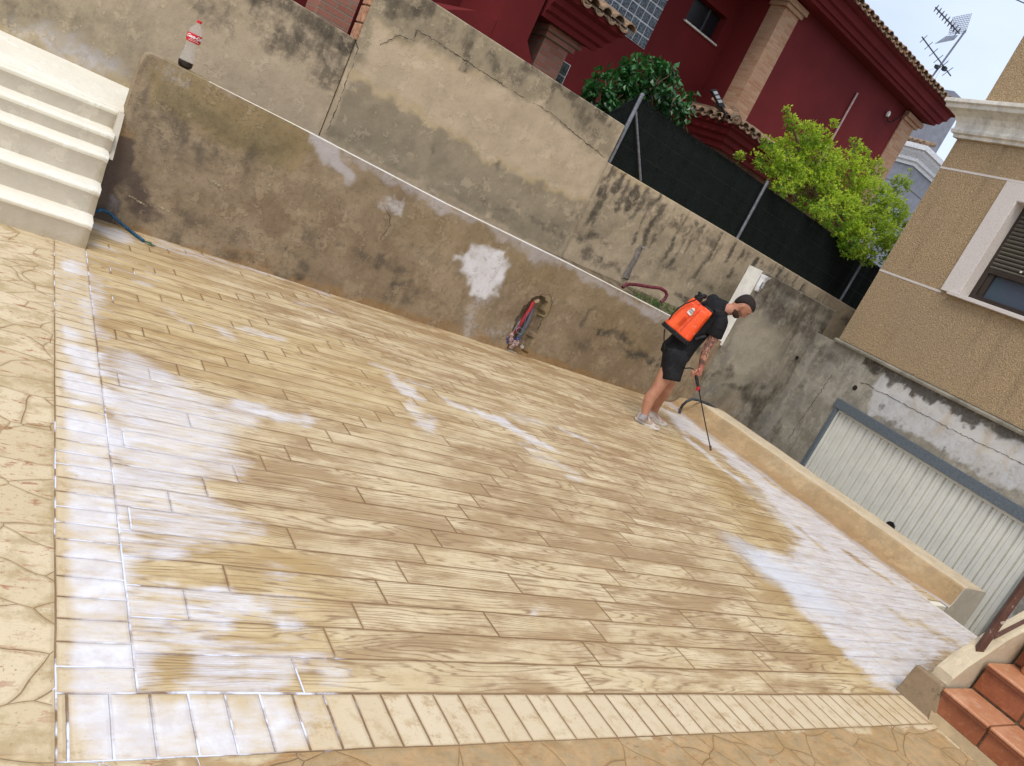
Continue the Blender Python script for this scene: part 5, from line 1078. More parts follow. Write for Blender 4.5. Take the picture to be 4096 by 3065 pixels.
def foliage(name, blobs, n, size, droop, mat, parent, seed, shape='leaf', sprig=0):
    r_ = np.random.default_rng(seed); V = []; F = []; L = []; vol = np.array([b_[1] ** 2.2 for b_ in blobs]); pr = vol / vol.sum()
    for i in range(n):
        c, R_, fl = blobs[r_.choice(len(blobs), p=pr)]
        d = r_.normal(size=3); d /= np.linalg.norm(d); rad = R_ * (r_.uniform(.35, 1.06) ** .6); p = np.array(c) + d * rad * np.array([1, fl, 1])
        # clumpiness
        if vnoise(np.array([[p[0] + p[1] * .7, p[2]]]), 7.5, seed)[0] < (.34 if sprig else .43): continue
        k = sprig if sprig else 1; base = d * .6 + r_.normal(size=3) * .5
        for j in range(k):
            ax = base + r_.normal(size=3) * (.75 if sprig else .35); ax[2] -= droop; ax /= np.linalg.norm(ax); sd_ = np.cross(ax, [0.1, .2, 1]); sd_ = sd_ / np.linalg.norm(sd_); sd_ = sd_ * math.cos(j) + np.cross(ax, sd_) * math.sin(j * 1.7 + r_.uniform(0, 3))
            nn = np.cross(ax, sd_); l = size * r_.uniform(.65, 1.2); w_ = l * (.24 if shape == 'leaf' else .17); q = p + (r_.normal(size=3) * size * .25 if sprig else 0); n0 = len(V)
            V += [tuple(q), tuple(q + ax * l * .45 + sd_ * w_ + nn * l * .06), tuple(q + ax * l + nn * -l * .12), tuple(q + ax * l * .45 - sd_ * w_ + nn * l * .06), tuple(q + ax * l * .5 - nn * l * .03)]
            F += [(n0, n0 + 1, n0 + 4), (n0 + 1, n0 + 2, n0 + 4), (n0 + 2, n0 + 3, n0 + 4), (n0 + 3, n0, n0 + 4)]; lv = min(1, max(0, (rad / R_ - .45) * 1.1 + d[2] * .35 + r_.uniform(-.25, .35))) if j == 0 else lv; L += [lv] * 5  # lv: crown shading put into leaf colour, dark inside, brighter outside and on top
    me = bpy.data.meshes.new(name); me.from_pydata(V, [], F); me.update(); me.attributes.new('lv', 'FLOAT', 'POINT').data.foreach_set('value', np.array(L, np.float32))
    return link(name, me, mat, parent, False)
M_bark = simple('grey_brown_bark', (.20, .15, .10), .9, .2, 0, .3, 20, .8, 40)
def branches(parent, root, tips, r0, seed, name='trunk'):
    rd = random.Random(seed); b = MB(); root = np.array(root, float); top = np.mean(tips, 0) * .5 + root * .5
    b.tube([root, root * .4 + top * .6 + np.array([.02, 0, 0]), top], [r0, r0 * .85, r0 * .7], 8)
    for tp in tips:
        tp = np.array(tp); st_ = root + (top - root) * rd.uniform(.35, 1); md = (st_ + tp) / 2 + np.array([rd.uniform(-.08, .08), rd.uniform(-.08, .08), rd.uniform(-.02, .1)]); b.tube([st_, md, tp], [r0 * .5, r0 * .3, r0 * .12], 6)
        for k in range(3):
            q = md + (tp - md) * rd.uniform(.0, .8); b.tube([q, q + np.array([rd.uniform(-.25, .25), rd.uniform(-.25, .25), rd.uniform(-.05, .25)])], [r0 * .16, r0 * .07], 5)
    return b.build(name, M_bark, parent, True)
def ficus():
    Yt = 8.3; P = lambda x, y, dy=0: tuple(onY(x, y, Yt + dy)); k = 1 / 330.0
    bl = [(P(2480, 330), 72 * k, 1.0), (P(2560, 300, .1), 85 * k, 1.0), (P(2640, 330), 80 * k, 1.0), (P(2400, 380, -.1), 60 * k, 1.0), (P(2420, 310), 45 * k, 1), (P(2500, 400), 70 * k, 1.0), (P(2620, 400, .2), 75 * k, 1.0), (P(2700, 430), 55 * k, 1), (P(2750, 380, .1), 45 * k, 1), (P(2670, 275), 35 * k, 1), (P(2780, 400), 30 * k, 1), (P(2440, 440), 55 * k, 1), (P(2740, 470), 40 * k, 1), (P(2370, 340), 30 * k, 1), (P(2520, 255), 28 * k, 1), (P(2640, 250), 22 * k, 1)]
    root = (bl[5][0][0] + .1, Yt + .1, 1.8); t = empty('ficus_tree', root, 'dark green glossy leaved tree behind the fence corner in front of the red wall', 'tree')
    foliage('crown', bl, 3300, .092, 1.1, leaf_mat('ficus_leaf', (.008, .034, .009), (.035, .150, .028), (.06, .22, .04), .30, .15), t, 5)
    branches(t, root, [b_[0] for b_ in bl[:10]], .05, 4)
ficus()
def bush():
    Yt = 8.15; P = lambda x, y, dy=0: tuple(onY(x, y, Yt + dy)); k = 1 / 300.0
    bl = [(P(3080, 640), 60 * k, 1), (P(3160, 620, .1), 80 * k, 1), (P(3260, 640), 110 * k, .9), (P(3150, 700, -.2), 80 * k, 1), (P(3370, 720, .1), 120 * k, .9), (P(3260, 770, -.2), 110 * k, .9), (P(3470, 800, -.3), 105 * k, .9), (P(3370, 860, -.7), 100 * k, .8), (P(3480, 920, -.85), 105 * k, .8), (P(3560, 850, -.4), 80 * k, .9), (P(3420, 960, -.95), 75 * k, .8), (P(3530, 1000, -.95), 68 * k, .8), (P(3230, 540), 55 * k, 1), (P(3280, 560), 50 * k, 1), (P(3170, 500), 28 * k, 1), (P(3148, 440), 15 * k, 1), (P(3160, 470), 20 * k, 1), (P(3440, 620, .2), 45 * k, 1), (P(3420, 570, .2), 22 * k, 1), (P(3500, 680, .2), 50 * k, 1), (P(3600, 740), 50 * k, 1), (P(3020, 640), 32 * k, 1), (P(2960, 625), 18 * k, 1), (P(3620, 880), 40 * k, 1), (P(3070, 570), 30 * k, 1), (P(3560, 1020, -.95), 45 * k, .8), (P(3330, 500), 22 * k, 1), (P(3640, 690), 18 * k, 1), (P(3140, 740, -.85), 40 * k, 1), (P(3290, 830, -.85), 55 * k, .8), (P(3470, 1030, -.95), 34 * k, 1), (P(3560, 930, -.9), 60 * k, 1)]
    root = (P(3400, 1000)[0] + .3, Yt, 1.8); t = empty('lime_shrub', root, 'bright yellow green shrub spilling over the green mesh fence near the tan house', 'shrub')
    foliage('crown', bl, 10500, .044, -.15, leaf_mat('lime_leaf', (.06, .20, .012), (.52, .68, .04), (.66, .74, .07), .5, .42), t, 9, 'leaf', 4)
    branches(t, root, [b_[0] for b_ in bl[:20]], .05, 6)
bush()
# ------------------------------------------------------------------ small things
def red_hose():
    P = lambda x, y, Y: onY(x, y, Y); pts = [P(2490, 1150, 6.98), P(2509, 1137, 7.0), P(2545, 1139, 7.0), P(2604, 1149, 6.98), P(2640, 1153, 6.96), P(2662, 1166, 6.95), P(2668, 1180, 6.94), P(2660, 1196, 6.93), P(2640, 1212, 6.93)]
    q = []
    for i in range(len(pts) - 1):
        for k in range(6): q.append(pts[i] + (pts[i + 1] - pts[i]) * k / 6)
    rs = [.019 + .0012 * (i % 2) for i in range(len(q))]; b = MB(); b.tube(q, rs, 10)
    o = b.build('corrugated_hose', simple('maroon_plastic', (.13, .018, .03), .5, .4, 0, .3, 20), None, True); tag(o, 'maroon corrugated hose curling out behind the low wall', 'hose')
red_hose()
def weeds():
    V = []; F = []; r_ = random.Random(4)
    for i in range(420):
        f = r_.random(); x, y = 2560 + f * 260, 1165 + f * 110; p = onY(x, y, 6.97); p[1] = 6.86 + r_.random() * .3; p[2] = .945 + (p[1] - 6.8) * .25
        l = r_.uniform(.03, .10); dx, dy = r_.uniform(-.04, .04), r_.uniform(-.04, .04); n0 = len(V); V += [(p[0] - .004, p[1], p[2]), (p[0] + .004, p[1], p[2]), (p[0] + dx, p[1] + dy, p[2] + l)]; F.append((n0, n0 + 1, n0 + 2))
    me = bpy.data.meshes.new('weeds'); me.from_pydata(V, [], F); o = link('weeds', me, simple('weed_green', (.06, .14, .03), .7, .3, 0, .5, 9)); tag(o, 'sparse green weeds in the soil strip behind the low wall', 'weeds', kind='stuff')
weeds()
def rope():
    Z1 = lambda x, y: (x / 1.616, y / 1.616)
    a = [onY(*Z1(628, 1368), 6.5), onY(*Z1(645, 1358), 6.55), onY(*Z1(672, 1360), 6.58), onY(*Z1(715, 1385), 6.58)]; print('rope', a)
    def rz(q): p = onZ(*Z1(*q), .014); return p if p[1] < 6.585 else onY(*Z1(*q), 6.585)
    a += [rz(q) for q in ((760, 1428), (790, 1450), (830, 1482), (860, 1506), (900, 1536), (935, 1562))]
    q = []
    for i in range(len(a) - 1):
        for k in range(8): q.append(a[i] + (a[i + 1] - a[i]) * k / 8)
    b = MB(); b.tube(q, [.0115 + .0022 * math.sin(i * 2.1) for i in range(len(q))], 9)
    t = empty('blue_rope', tuple(a[-1]), 'short blue rope with a frayed green end lying at the foot of the low wall', 'rope')
    b.build('rope', simple('blue_rope_fibre', (.035, .11, .19), .8, .2, 0, .5, 120, .8, 150), t, True)
    b = MB(); e = a[-1]; d = onZ(*Z1(995, 1590), .01) - e
    for k in range(9): b.tube([e, e + d * .5 + np.array([random.uniform(-.015, .015), random.uniform(-.012, .012), random.uniform(0, .012)]), e + d * random.uniform(.8, 1.15) + np.array([random.uniform(-.02, .02), random.uniform(-.02, .02), 0])], [.005, .004, .002], 5)
    b.build('frayed_end', simple('green_rope_fibre', (.06, .13, .09), .8, .2, 0, .5, 100), t)
rope()
def kerb_hose():
    C2 = lambda x, y: (2500 + x / 2.38, 1450 + y / 2.38)
    a = [onZ(*C2(522, 474), .02)] + [onY(*C2(*q), Y) for q, Y in (((530, 440), 6.36), ((548, 408), 6.33), ((590, 370), 6.30), ((640, 349), 6.30), ((700, 360), 6.30), ((790, 395), 6.30), ((840, 425), 6.30), ((872, 452), 6.28))]
    q = []
    for i in range(len(a) - 1):
        for k in range(5): q.append(a[i] + (a[i + 1] - a[i]) * k / 5)
    b = MB(); b.tube(q, .017, 9); o = b.build('grey_hose', simple('dark_grey_rubber', (.045, .05, .055), .5, .4, 0, .4, 30), None, True); tag(o, 'dark grey hose looped over the far end of the kerb wall', 'hose')
kerb_hose()
def bottle():
    p = onY(739, 262, 6.70); x, y = p[0], 6.70; z = lowtop(x) + .010; t = empty('cola_bottle', (x, y, z), 'nearly empty cola bottle with red cap and label standing on the low wall', 'bottle')
    h = .345 / .345 * (onY(797, 88, 6.70)[2] - z); k = h / .345; print('bottle h', h)
    prof = [(0, .030), (.006, .044), (.02, .050), (.05, .0525), (.075, .052), (.10, .047), (.13, .043), (.165, .042), (.19, .045), (.205, .0505), (.25, .0515), (.268, .050), (.29, .042), (.31, .028), (.325, .0155), (.332, .0150), (.345, .0148)]
    prof = [(a * k, r * k) for a, r in prof]
    g = NG('clear_pet'); g.out((.92, .94, .95), .08, .6); g.b.inputs['Transmission Weight'].default_value = .82; g.b.inputs['IOR'].default_value = 1.06; Mp = g.m; g.b.inputs['Alpha'].default_value = .62
    b = MB(); b.lathe((x, y, z), Z3, prof, 36); b.build('body', Mp, t, True)
    lq = [(.001, .031), (.006, .0448), (.02, .0508), (.048, .0532), (.050, .0530)]; b = MB(); b.lathe((x, y, z), Z3, [(a * k, r * k) for a, r in lq], 32); b.build('cola', simple('dark_cola', (.010, .004, .004), .15, .6), t, True)
    b = MB(); b.lathe((x, y, z), Z3, [(.334 * k, .0165 * k), (.337 * k, .0172 * k), (.352 * k, .0170 * k), (.354 * k, .015 * k)], 28); b.build('cap', simple('red_cap', (.60, .01, .02), .35, .5), t, True)
    lb = [(.192, .0465), (.194, .0468), (.207, .0520), (.250, .0528), (.252, .0524)]; b = MB(); b.lathe((x, y, z), Z3, [(a * k, r * k) for a, r in lb], 40); lo = b.build('label', simple('red_label', (.58, .008, .018), .4, .5, 0, .04), t, True)
    # lettering wrapped on the label
    Mw = simple('white_lettering', (.85, .84, .84), .5); fa = math.atan2(-y, -x) + R(6)
    def wrap(txt, size, zc, off, shear=.35):
        cu = bpy.data.curves.new('lettering', 'FONT'); cu.body = txt; cu.size = size; cu.align_x = 'CENTER'; cu.align_y = 'CENTER'; cu.shear = shear; cu.extrude = .0006; cu.offset = off; to = bpy.data.objects.new('lettering', cu); COL.objects.link(to)
        dg = bpy.context.evaluated_depsgraph_get(); me = bpy.data.meshes.new_from_object(to.evaluated_get(dg)); bpy.data.objects.remove(to)
        for v in me.vertices:
            rr_ = .0537 * k + v.co.z; a_ = fa + v.co.x / (.0535 * k); v.co = (x + rr_ * math.cos(a_), y + rr_ * math.sin(a_), z + zc * k + v.co.y)
        link('lettering', me, Mw, lo)
    wrap('Coca-Cola', .030 * k, .231, .0011); wrap('SABOR ORIGINAL', .0075 * k, .2125, .0, 0); wrap('~~~~~~~~~~~~~~', .010 * k, .2035, .0003, 0)
bottle()
def chase():
    Z8 = lambda x, y: (1950 + x / 4.137, 1100 + y / 4.137); P = lambda x, y, Y: onY(*Z8(x, y), Y)
    b = MB(); pts = [P(770, 440, 6.66), P(745, 480, 6.645), P(690, 590, 6.635), P(600, 720, 6.635), P(520, 850, 6.64), P(430, 970, 6.65)]; q = []
    for i in range(len(pts) - 1):
        for k in range(10): q.append(pts[i] + (pts[i + 1] - pts[i]) * k / 10)
    b.tube(q, [.020 + .0018 * (i % 2) for i in range(len(q))], 10); o = b.build('corrugated_conduit', simple('red_conduit', (.33, .022, .03), .45, .4, 0, .2, 20), None); tag(o, 'red corrugated conduit inside the broken slot of the low wall', 'conduit')
    b = MB(); pts = [P(745, 540, 6.675), P(725, 620, 6.655), P(680, 740, 6.65), P(620, 860, 6.65), P(540, 990, 6.655), P(470, 1080, 6.66)]; b.tube(pts, [.016, .024, .027, .028, .028, .026], 12); o = b.build('grey_pipe', simple('dark_grey_pvc', (.10, .10, .115), .45, .4, 0, .15, 20), None, True); tag(o, 'dark grey plastic pipe beside the red conduit in the wall slot', 'pipe')
    t = empty('loose_wires', tuple(P(560, 900, 6.6)), 'tangle of thin blue and green wires hanging in the broken wall slot', 'wires')
    for col, pl in (((.10, .16, .25), [(700, 620), (640, 690), (615, 800), (590, 880), (590, 960)]), ((.22, .27, .36), [(545, 740), (510, 840), (470, 890), (480, 940), (540, 985), (590, 960), (575, 890), (520, 870), (470, 900)]), ((.12, .22, .12), [(620, 915), (600, 950), (550, 985), (490, 960), (465, 900)]), ((.35, .36, .34), [(530, 770), (470, 860), (430, 940)])):
        b = MB(); b.tube([P(x, y, 6.612) for x, y in pl], .0028, 6); b.build('wire', simple('wire_sheath', col, .5, .4, 0, .1), t, True)
    rng_ = random.Random(2)
    def blob(name, pts, mat, lab, cat, Y, s):
        bm = bmesh.new()
        for x, y in pts:
            c = P(x, y, Y); bmesh.ops.create_icosphere(bm, subdivisions=2, radius=s * rng_.uniform(.7, 1.2), matrix=Matrix.Translation(tuple(c)) @ Matrix.Diagonal((1, .6, 1.2, 1)))
        for v in bm.verts: v.co += Vector([rng_.uniform(-.006, .006) for _ in range(3)])
        me = bpy.data.meshes.new(name); bm.to_mesh(me); bm.free(); o = link(name, me, mat); tag(o, lab, cat)
    blob('plastic_wrap', [(400, 1000), (390, 1060), (380, 1120), (420, 1160), (450, 1120), (480, 1150), (400, 1190), (500, 1110)], simple('dirty_pink_film', (.36, .24, .22), .25, .6, 0, .4, 60), 'crumpled pinkish plastic film at the bottom of the wall slot', 'plastic wrap', 6.61, .022)
    blob('blue_tape', [(490, 1060), (520, 1060), (330, 1050), (335, 1110)], simple('dark_blue_tape', (.03, .04, .16), .35, .5, 0, .5, 60), 'dark blue tape wrapped round wires above the plastic film', 'tape', 6.612, .013)
    blob('white_fitting', [(565, 1180), (580, 1195)], simple('dirty_white_plastic', (.45, .43, .40), .5), 'dirty white pipe fitting beside the plastic film', 'fitting', 6.615, .013)
    blob('yellowed_sponge', [(790, 440), (830, 430)], simple('yellowed_foam', (.38, .29, .17), .8, .2, 0, .3, 50), 'yellowed foam plug at the top of the wall slot', 'foam', 6.645, .022)
chase()
# ------------------------------------------------------------------ the man with the sprayer
PF0 = onZ(2600, 1712)[:2]; PAZ = R(42.79 - 90); TE_ = np.array([math.cos(PAZ), math.sin(PAZ), 0]); EE = np.array([-TE_[1], TE_[0], 0])     # TE_: to the right of the view, EE: away
def T(x, y, e=0.0): return onV(x, y, PF0 + EE[:2] * e, PAZ)
def K(x, y, e=0.0): return T(2600 + x / 2.3217, 1150 + y / 2.3217, e)       # from the torso close-up
def L(x, y, e=0.0): return T(2500 + x / 2.38, 1450 + y / 2.38, e)           # from the leg close-up
def ring(c, ax, u, ra_, rb, n=16, p=2.0):
    """elliptic ring round c, axis ax, first radius along u"""
    c = np.array(c, float); ax = np.array(ax, float); ax /= np.linalg.norm(ax); u = np.array(u, float); u = u - ax * (u @ ax); u /= np.linalg.norm(u); v = np.cross(ax, u); out = []
    for k in range(n):
        a = 2 * math.pi * k / n; ca, sa = math.cos(a), math.sin(a); out.append(c + u * ra_ * math.copysign(abs(ca) ** (2 / p), ca) + v * rb * math.copysign(abs(sa) ** (2 / p), sa))
    return out
def limb(b, pts, radii, u=None, flat=1.0, n=14, sub=4):
    """smooth tapered limb through points"""
    P = [np.array(p, float) for p in pts]; N = len(P); Q = []; Rr = []
    for i in range(N - 1):
        p0 = P[max(0, i - 1)]; p1 = P[i]; p2 = P[i + 1]; p3 = P[min(N - 1, i + 2)]
        for k in range(sub):
            t = k / sub; Q.append(.5 * ((2 * p1) + (p2 - p0) * t + (2 * p0 - 5 * p1 + 4 * p2 - p3) * t * t + (3 * p1 - p0 - 3 * p2 + p3) * t ** 3)); Rr.append(radii[i] + (radii[i + 1] - radii[i]) * (t * t * (3 - 2 * t)))
    Q.append(P[-1]); Rr.append(radii[-1]); rings = []
    uu = u if u is not None else EE
    for i in range(len(Q)):
        ax = Q[min(i + 1, len(Q) - 1)] - Q[max(0, i - 1)]; rings.append(ring(Q[i], ax, uu, Rr[i] * flat, Rr[i], n))
    # rounded ends
    def cap(i, s):
        ax = (Q[1] - Q[0]) if i == 0 else (Q[-1] - Q[-2]); ax /= np.linalg.norm(ax); c = Q[i]; r = Rr[i]
        return [ring(c + ax * s * r * math.sin(a) * .9, ax, uu, r * flat * math.cos(a), r * math.cos(a), n) for a in (.5, 1.0, 1.35)]
    rings = cap(0, -1)[::-1] + rings + cap(-1, 1); b.loft(rings)
def remesh(b, name, vox, mat, parent, smooth=6, extra=None):
    me = b.mesh(name); o = bpy.data.objects.new(name, me); COL.objects.link(o)
    m = o.modifiers.new('r', 'REMESH'); m.mode = 'VOXEL'; m.voxel_size = vox; m.adaptivity = 0
    if smooth: s = o.modifiers.new('s', 'SMOOTH'); s.factor = .5; s.iterations = smooth
    dg = bpy.context.evaluated_depsgraph_get(); me2 = bpy.data.meshes.new_from_object(o.evaluated_get(dg)); bpy.data.objects.remove(o); return link(name, me2, mat, parent, True)
man = empty('person', tuple(onZ(2600, 1712)), 'man in black t-shirt and shorts with tattooed arm bending forward to spray the terrace', 'person')
nrm = lambda v: v / np.linalg.norm(v)
# key joints
HIPR = K(238, 622, -.05); HIPL = K(240, 575, .13); PELV = (HIPR + HIPL) / 2
SHR = K(655, 330, -.05); SHL = K(585, 125, .26); NECKB = K(690, 190, .06)
KNR = L(292, 270, -.08); KNL = L(390, 270, .20); ANR = L(186, 498, -.06); ANL = L(270, 486, .36)
ELR = K(525, 575, -.07); WRR = K(470, 752, -.05); HD = K(443, 815, -.05)
UPC, ZU = None, np.array([0, 0, 1.0])
# head axes in the profile plane: crown direction and face direction
hu = nrm(TE_ * .70 + ZU * .72 + EE * .03); hf = nrm(TE_ * .72 - ZU * .69 - EE * .02); hs = nrm(np.cross(hu, hf))
HC = K(862, 180, .03)
def head(b):
    rings = []
    # profile stations from the chin side (bottom) to the crown: (h, front, back, halfwidth)
    st_ = [(-.112, .062, -.010, .020), (-.104, .078, -.020, .034), (-.090, .086, -.035, .047), (-.070, .089, -.055, .056), (-.045, .089, -.072, .064), (-.020, .088, -.086, .070), (.005, .085, -.096, .074), (.030, .088, -.101, .0765), (.055, .086, -.101, .0765), (.080, .074, -.094, .070), (.100, .052, -.076, .056), (.113, .022, -.046, .034), (.118, -.002, -.020, .012)]
    for h, f, k_, w_ in st_:
        c = HC + hu * h + hf * (f + k_) / 2; r = []
        for i in range(24):
            a = 2 * math.pi * i / 24; ca, sa = math.cos(a), math.sin(a); r.append(c + hf * (f - k_) / 2 * math.copysign(abs(ca) ** .92, ca) + hs * w_ * math.copysign(abs(sa) ** .88, sa))
        rings.append(r)
    b.loft(rings)
    # nose, brow, lips, ears
    b.loft([ring(HC + hf * .088 + hu * .022, hu, hs, .007, .006, 8), ring(HC + hf * .095 + hu * .004, hu, hs, .010, .010, 8), ring(HC + hf * .106 + hu * -.014, hu, hs, .015, .014, 8), ring(HC + hf * .094 + hu * -.024, hu, hs, .013, .010, 8)])
    b.loft([ring(HC + hf * .078 + hu * .038 + hs * s, hs, hu, .008, .012, 8) for s in (-.05, -.025, 0, .025, .05)])
    b.loft([ring(HC + hf * .086 + hu * -.046 + hs * s, hs, hu, r, .009, 8) for s, r in ((-.024, .003), (-.012, .008), (0, .009), (.012, .008), (.024, .003))])
    for s in (-1, 1):
        e = HC + hs * s * .083 - hf * .008 - hu * .008; b.loft([ring(e + hu * h + hs * s * w_, hu, hf, r, .008, 10) for h, r, w_ in ((-.034, .007, .0), (-.020, .013, .006), (0, .019, .013), (.018, .021, .017), (.030, .012, .012))])
def hand(b, wrist, palm_dir, side, up, curl, s=1.0):
    """palm plus five bent fingers; fingers close round a bar lying along `bar`"""
    pd = nrm(palm_dir); sd = nrm(side - pd * (side @ pd)); nn = np.cross(pd, sd) * up
    b.loft([ring(wrist + pd * d * s, pd, sd, a * s, c * s, 12) for d, a, c in ((-.01, .027, .022), (.02, .034, .019), (.05, .042, .017), (.08, .043, .015), (.092, .038, .012))])
    for i, (o_, ln, r) in enumerate(((-.032, .078, .0088), (-.011, .086, .0092), (.011, .082, .0090), (.031, .066, .0080))):
        p = wrist + pd * .082 * s + sd * o_ * s; d = pd.copy(); pts = [p - pd * .02, p]; a = 0
        for j, f in enumerate((.45, .32, .24)):
            a += curl[j]; d = pd * math.cos(a) + nn * math.sin(a); p = p + d * ln * f * s; pts.append(p)
        limb(b, pts, [r * s * q for q in (1.05, 1.05, 1.0, .92, .78)], sd, 1.0, 8, 2)
    tp = wrist + pd * .025 * s - sd * .030 * s; limb(b, [tp, tp + (pd * .5 - sd * .55 + nn * .6) * .035 * s, tp + (pd * .9 - sd * .45 + nn * 1.25) * .045 * s, tp + (pd * 1.05 - sd * .05 + nn * 1.5) * .055 * s], [.013 * s, .012 * s, .0105 * s, .008 * s], sd, 1.0, 8, 2)
body = MB(); head(body)
limb(body, [K(690, 205, .06), K(735, 205, .045), K(790, 195, .035), HC - hf * .035 - hu * .03], [.068, .058, .056, .055])
# torso
tor = [PELV, K(320, 500, .05), K(430, 370, .07), K(540, 270, .09), K(640, 205, .085), K(700, 205, .07)]
acr = nrm(SHR - SHL)
def torso(b, g=0.0, pts=tor, rr_=((.125, .08), (.142, .095), (.155, .115), (.175, .12), (.165, .10), (.08, .07))):
    rings = []; P = [np.array(p) for p in pts]
    for i in range(len(P)):
        ax = P[min(i + 1, len(P) - 1)] - P[max(0, i - 1)]; rings.append(ring(P[i], ax, acr, rr_[i][0] + g, rr_[i][1] + g, 20, 2.3))
    b.loft(rings)
torso(body, -.012)
limb(body, [HIPR, (HIPR + KNR) / 2 + TE_ * .012, KNR, (KNR * .6 + ANR * .4) - TE_ * .022, ANR], [.072, .078, .058, .058, .037], EE)
limb(body, [HIPL, (HIPL + KNL) / 2 + TE_ * .012, KNL, (KNL * .6 + ANL * .4) - TE_ * .02, ANL], [.072, .078, .057, .057, .037], EE)
FR = (onZ(*(2500 + 95 / 2.38, 1450 + 545 / 2.38), .0), onZ(*(2500 + 318 / 2.38, 1450 + 655 / 2.38), .0)); FLf = (onZ(2500 + 255 / 2.38, 1450 + 560 / 2.38, 0), onZ(2500 + 385 / 2.38, 1450 + 608 / 2.38, 0))
limb(body, [SHR, (SHR + ELR) / 2 + TE_ * .008, ELR, (ELR * .55 + WRR * .45), WRR], [.056, .050, .041, .040, .027], EE)
limb(body, [WRR, K(462, 785, -.05)], [.027, .026], EE)
hand(body, K(470, 800, -.045), -TE_ * .8 - EE * .25 - ZU * .30, -ZU - TE_ * .3, 1, (.9, 1.45, 1.1), .92)
ELL = K(640, 330, .42); WRL = K(530, 190, .30)
limb(body, [SHL, (SHL + ELL) / 2, ELL, (ELL + WRL) / 2, WRL], [.056, .050, .041, .039, .027], EE)
hand(body, WRL, nrm(K(490, 150, .20) - WRL), EE, -1, (.7, 1.0, .7), .95)
for A_, (h0, t0) in ((ANR, FR), (ANL, FLf)):
    d = nrm(t0 - h0); limb(body, [A_, A_ * .4 + np.array([*(h0 + (t0 - h0) * .25)[:2], .05]) * .6, h0 + (t0 - h0) * .5 + ZU * .04, h0 + (t0 - h0) * .85 + ZU * .028], [.037, .038, .033, .024], None, 1.0)
g = NG('skin'); X_, Y_, Z_ = g.sep(g.P); n = g.noise(scale=9, detail=5); n2 = g.noise(g.map(g.P, (1, 1, .7)), 30, 5, .6, 1.8)
c = g.mix(g.ss(n, .35, .65), (.40, .175, .105), (.50, .245, .155)); tat = g.attr('tattoo'); c = g.mix(g.mul(g.mul(tat, g.ss(n2, .44, .52)), .8), c, (.055, .04, .04)); bd = g.attr('stubble'); c = g.mix(g.mul(bd, .7), c, (.035, .022, .016)); rd_ = g.attr('ruddy'); c = g.mix(g.mul(rd_, .6), c, (.52, .17, .12))
g.b.inputs['Subsurface Weight'].default_value = .06; g.b.inputs['Subsurface Radius'].default_value = (.02, .008, .004); g.bump(g.noise(scale=160, detail=3), .15, .002); M_skin = g.out(c, .5, .4)
bo = remesh(body, 'body', .0065, M_skin, man, 3)
co_ = np.empty(len(bo.data.vertices) * 3); bo.data.vertices.foreach_get('co', co_); co_ = co_.reshape(-1, 3)
def near(A, B, r0, r1): return 1 - sstep(seg_dist3(co_, A, B), r0, r1)
def seg_dist3(P, A, B):
    d = B - A; t = np.clip(((P - A) @ d) / (d @ d), 0, 1); return np.linalg.norm(P - (A + t[:, None] * d), axis=1)
bo.data.attributes.new('tattoo', 'FLOAT', 'POINT').data.foreach_set('value', (near((SHR + ELR) / 2 + (SHR - ELR) * .1, WRR + (ELR - WRR) * .06, .06, .075)).astype(np.float32))
rel = co_ - HC; hh_, hff, hss = rel @ hu, rel @ hf, rel @ hs
bd_ = (sstep(-hh_, .022, .04) * sstep(hff, .005, .03) * (hh_ > -.14) * (1 - (abs(hh_ + .046) < .008) * (hff > .08) * .8)); bo.data.attributes.new('stubble', 'FLOAT', 'POINT').data.foreach_set('value', np.clip(bd_ * (np.linalg.norm(rel, axis=1) < .16), 0, 1).astype(np.float32))
bo.data.attributes.new('ruddy', 'FLOAT', 'POINT').data.foreach_set('value', np.clip(near(WRR, HD + (HD - WRR), .05, .07) + near(NECKB, HC, .05, .08) * .5, 0, 1).astype(np.float32))
# hair, beard, eyes
hb = MB(); rings = []
for h, f, k_, w_ in ((-.060, -.045, -.074, .035), (-.045, -.034, -.088, .055), (-.020, -.026, -.100, .072), (.005, -.012, -.107, .079), (.028, .010, -.109, .0815), (.050, .050, -.108, .081), (.072, .088, -.103, .078), (.093, .074, -.091, .067), (.110, .050, -.070, .050), (.121, .018, -.042, .028), (.124, 0, -.018, .010)):
    c0_ = HC + hu * h + hf * (f + k_) / 2; rings.append(ring(c0_, hu, hf, (f - k_) / 2, w_, 24, 2.2))
hb.loft(rings); g = NG('short_dark_hair'); n = g.noise(scale=240, detail=3, rough=.8); g.bump(n, .8, .004); M_hair = g.out(g.mix(n, (.010, .007, .006), (.030, .020, .016)), .75, .3); hb.build('hair', M_hair, man, True)
bb_ = MB(); bb_.loft([ring(HC + hu * h + hf * (f + k_) / 2, hu, hf, (f - k_) / 2, w_, 20, 2.2) for h, f, k_, w_ in ((-.117, .060, .0, .018), (-.108, .079, -.024, .036), (-.090, .088, -.038, .0495), (-.072, .0905, -.040, .0570), (-.060, .084, -.030, .0590))]); bb_.build('beard', simple('dark_beard', (.060, .034, .022), .9, .2, 0, .4, 200, .8, 200), man, True)
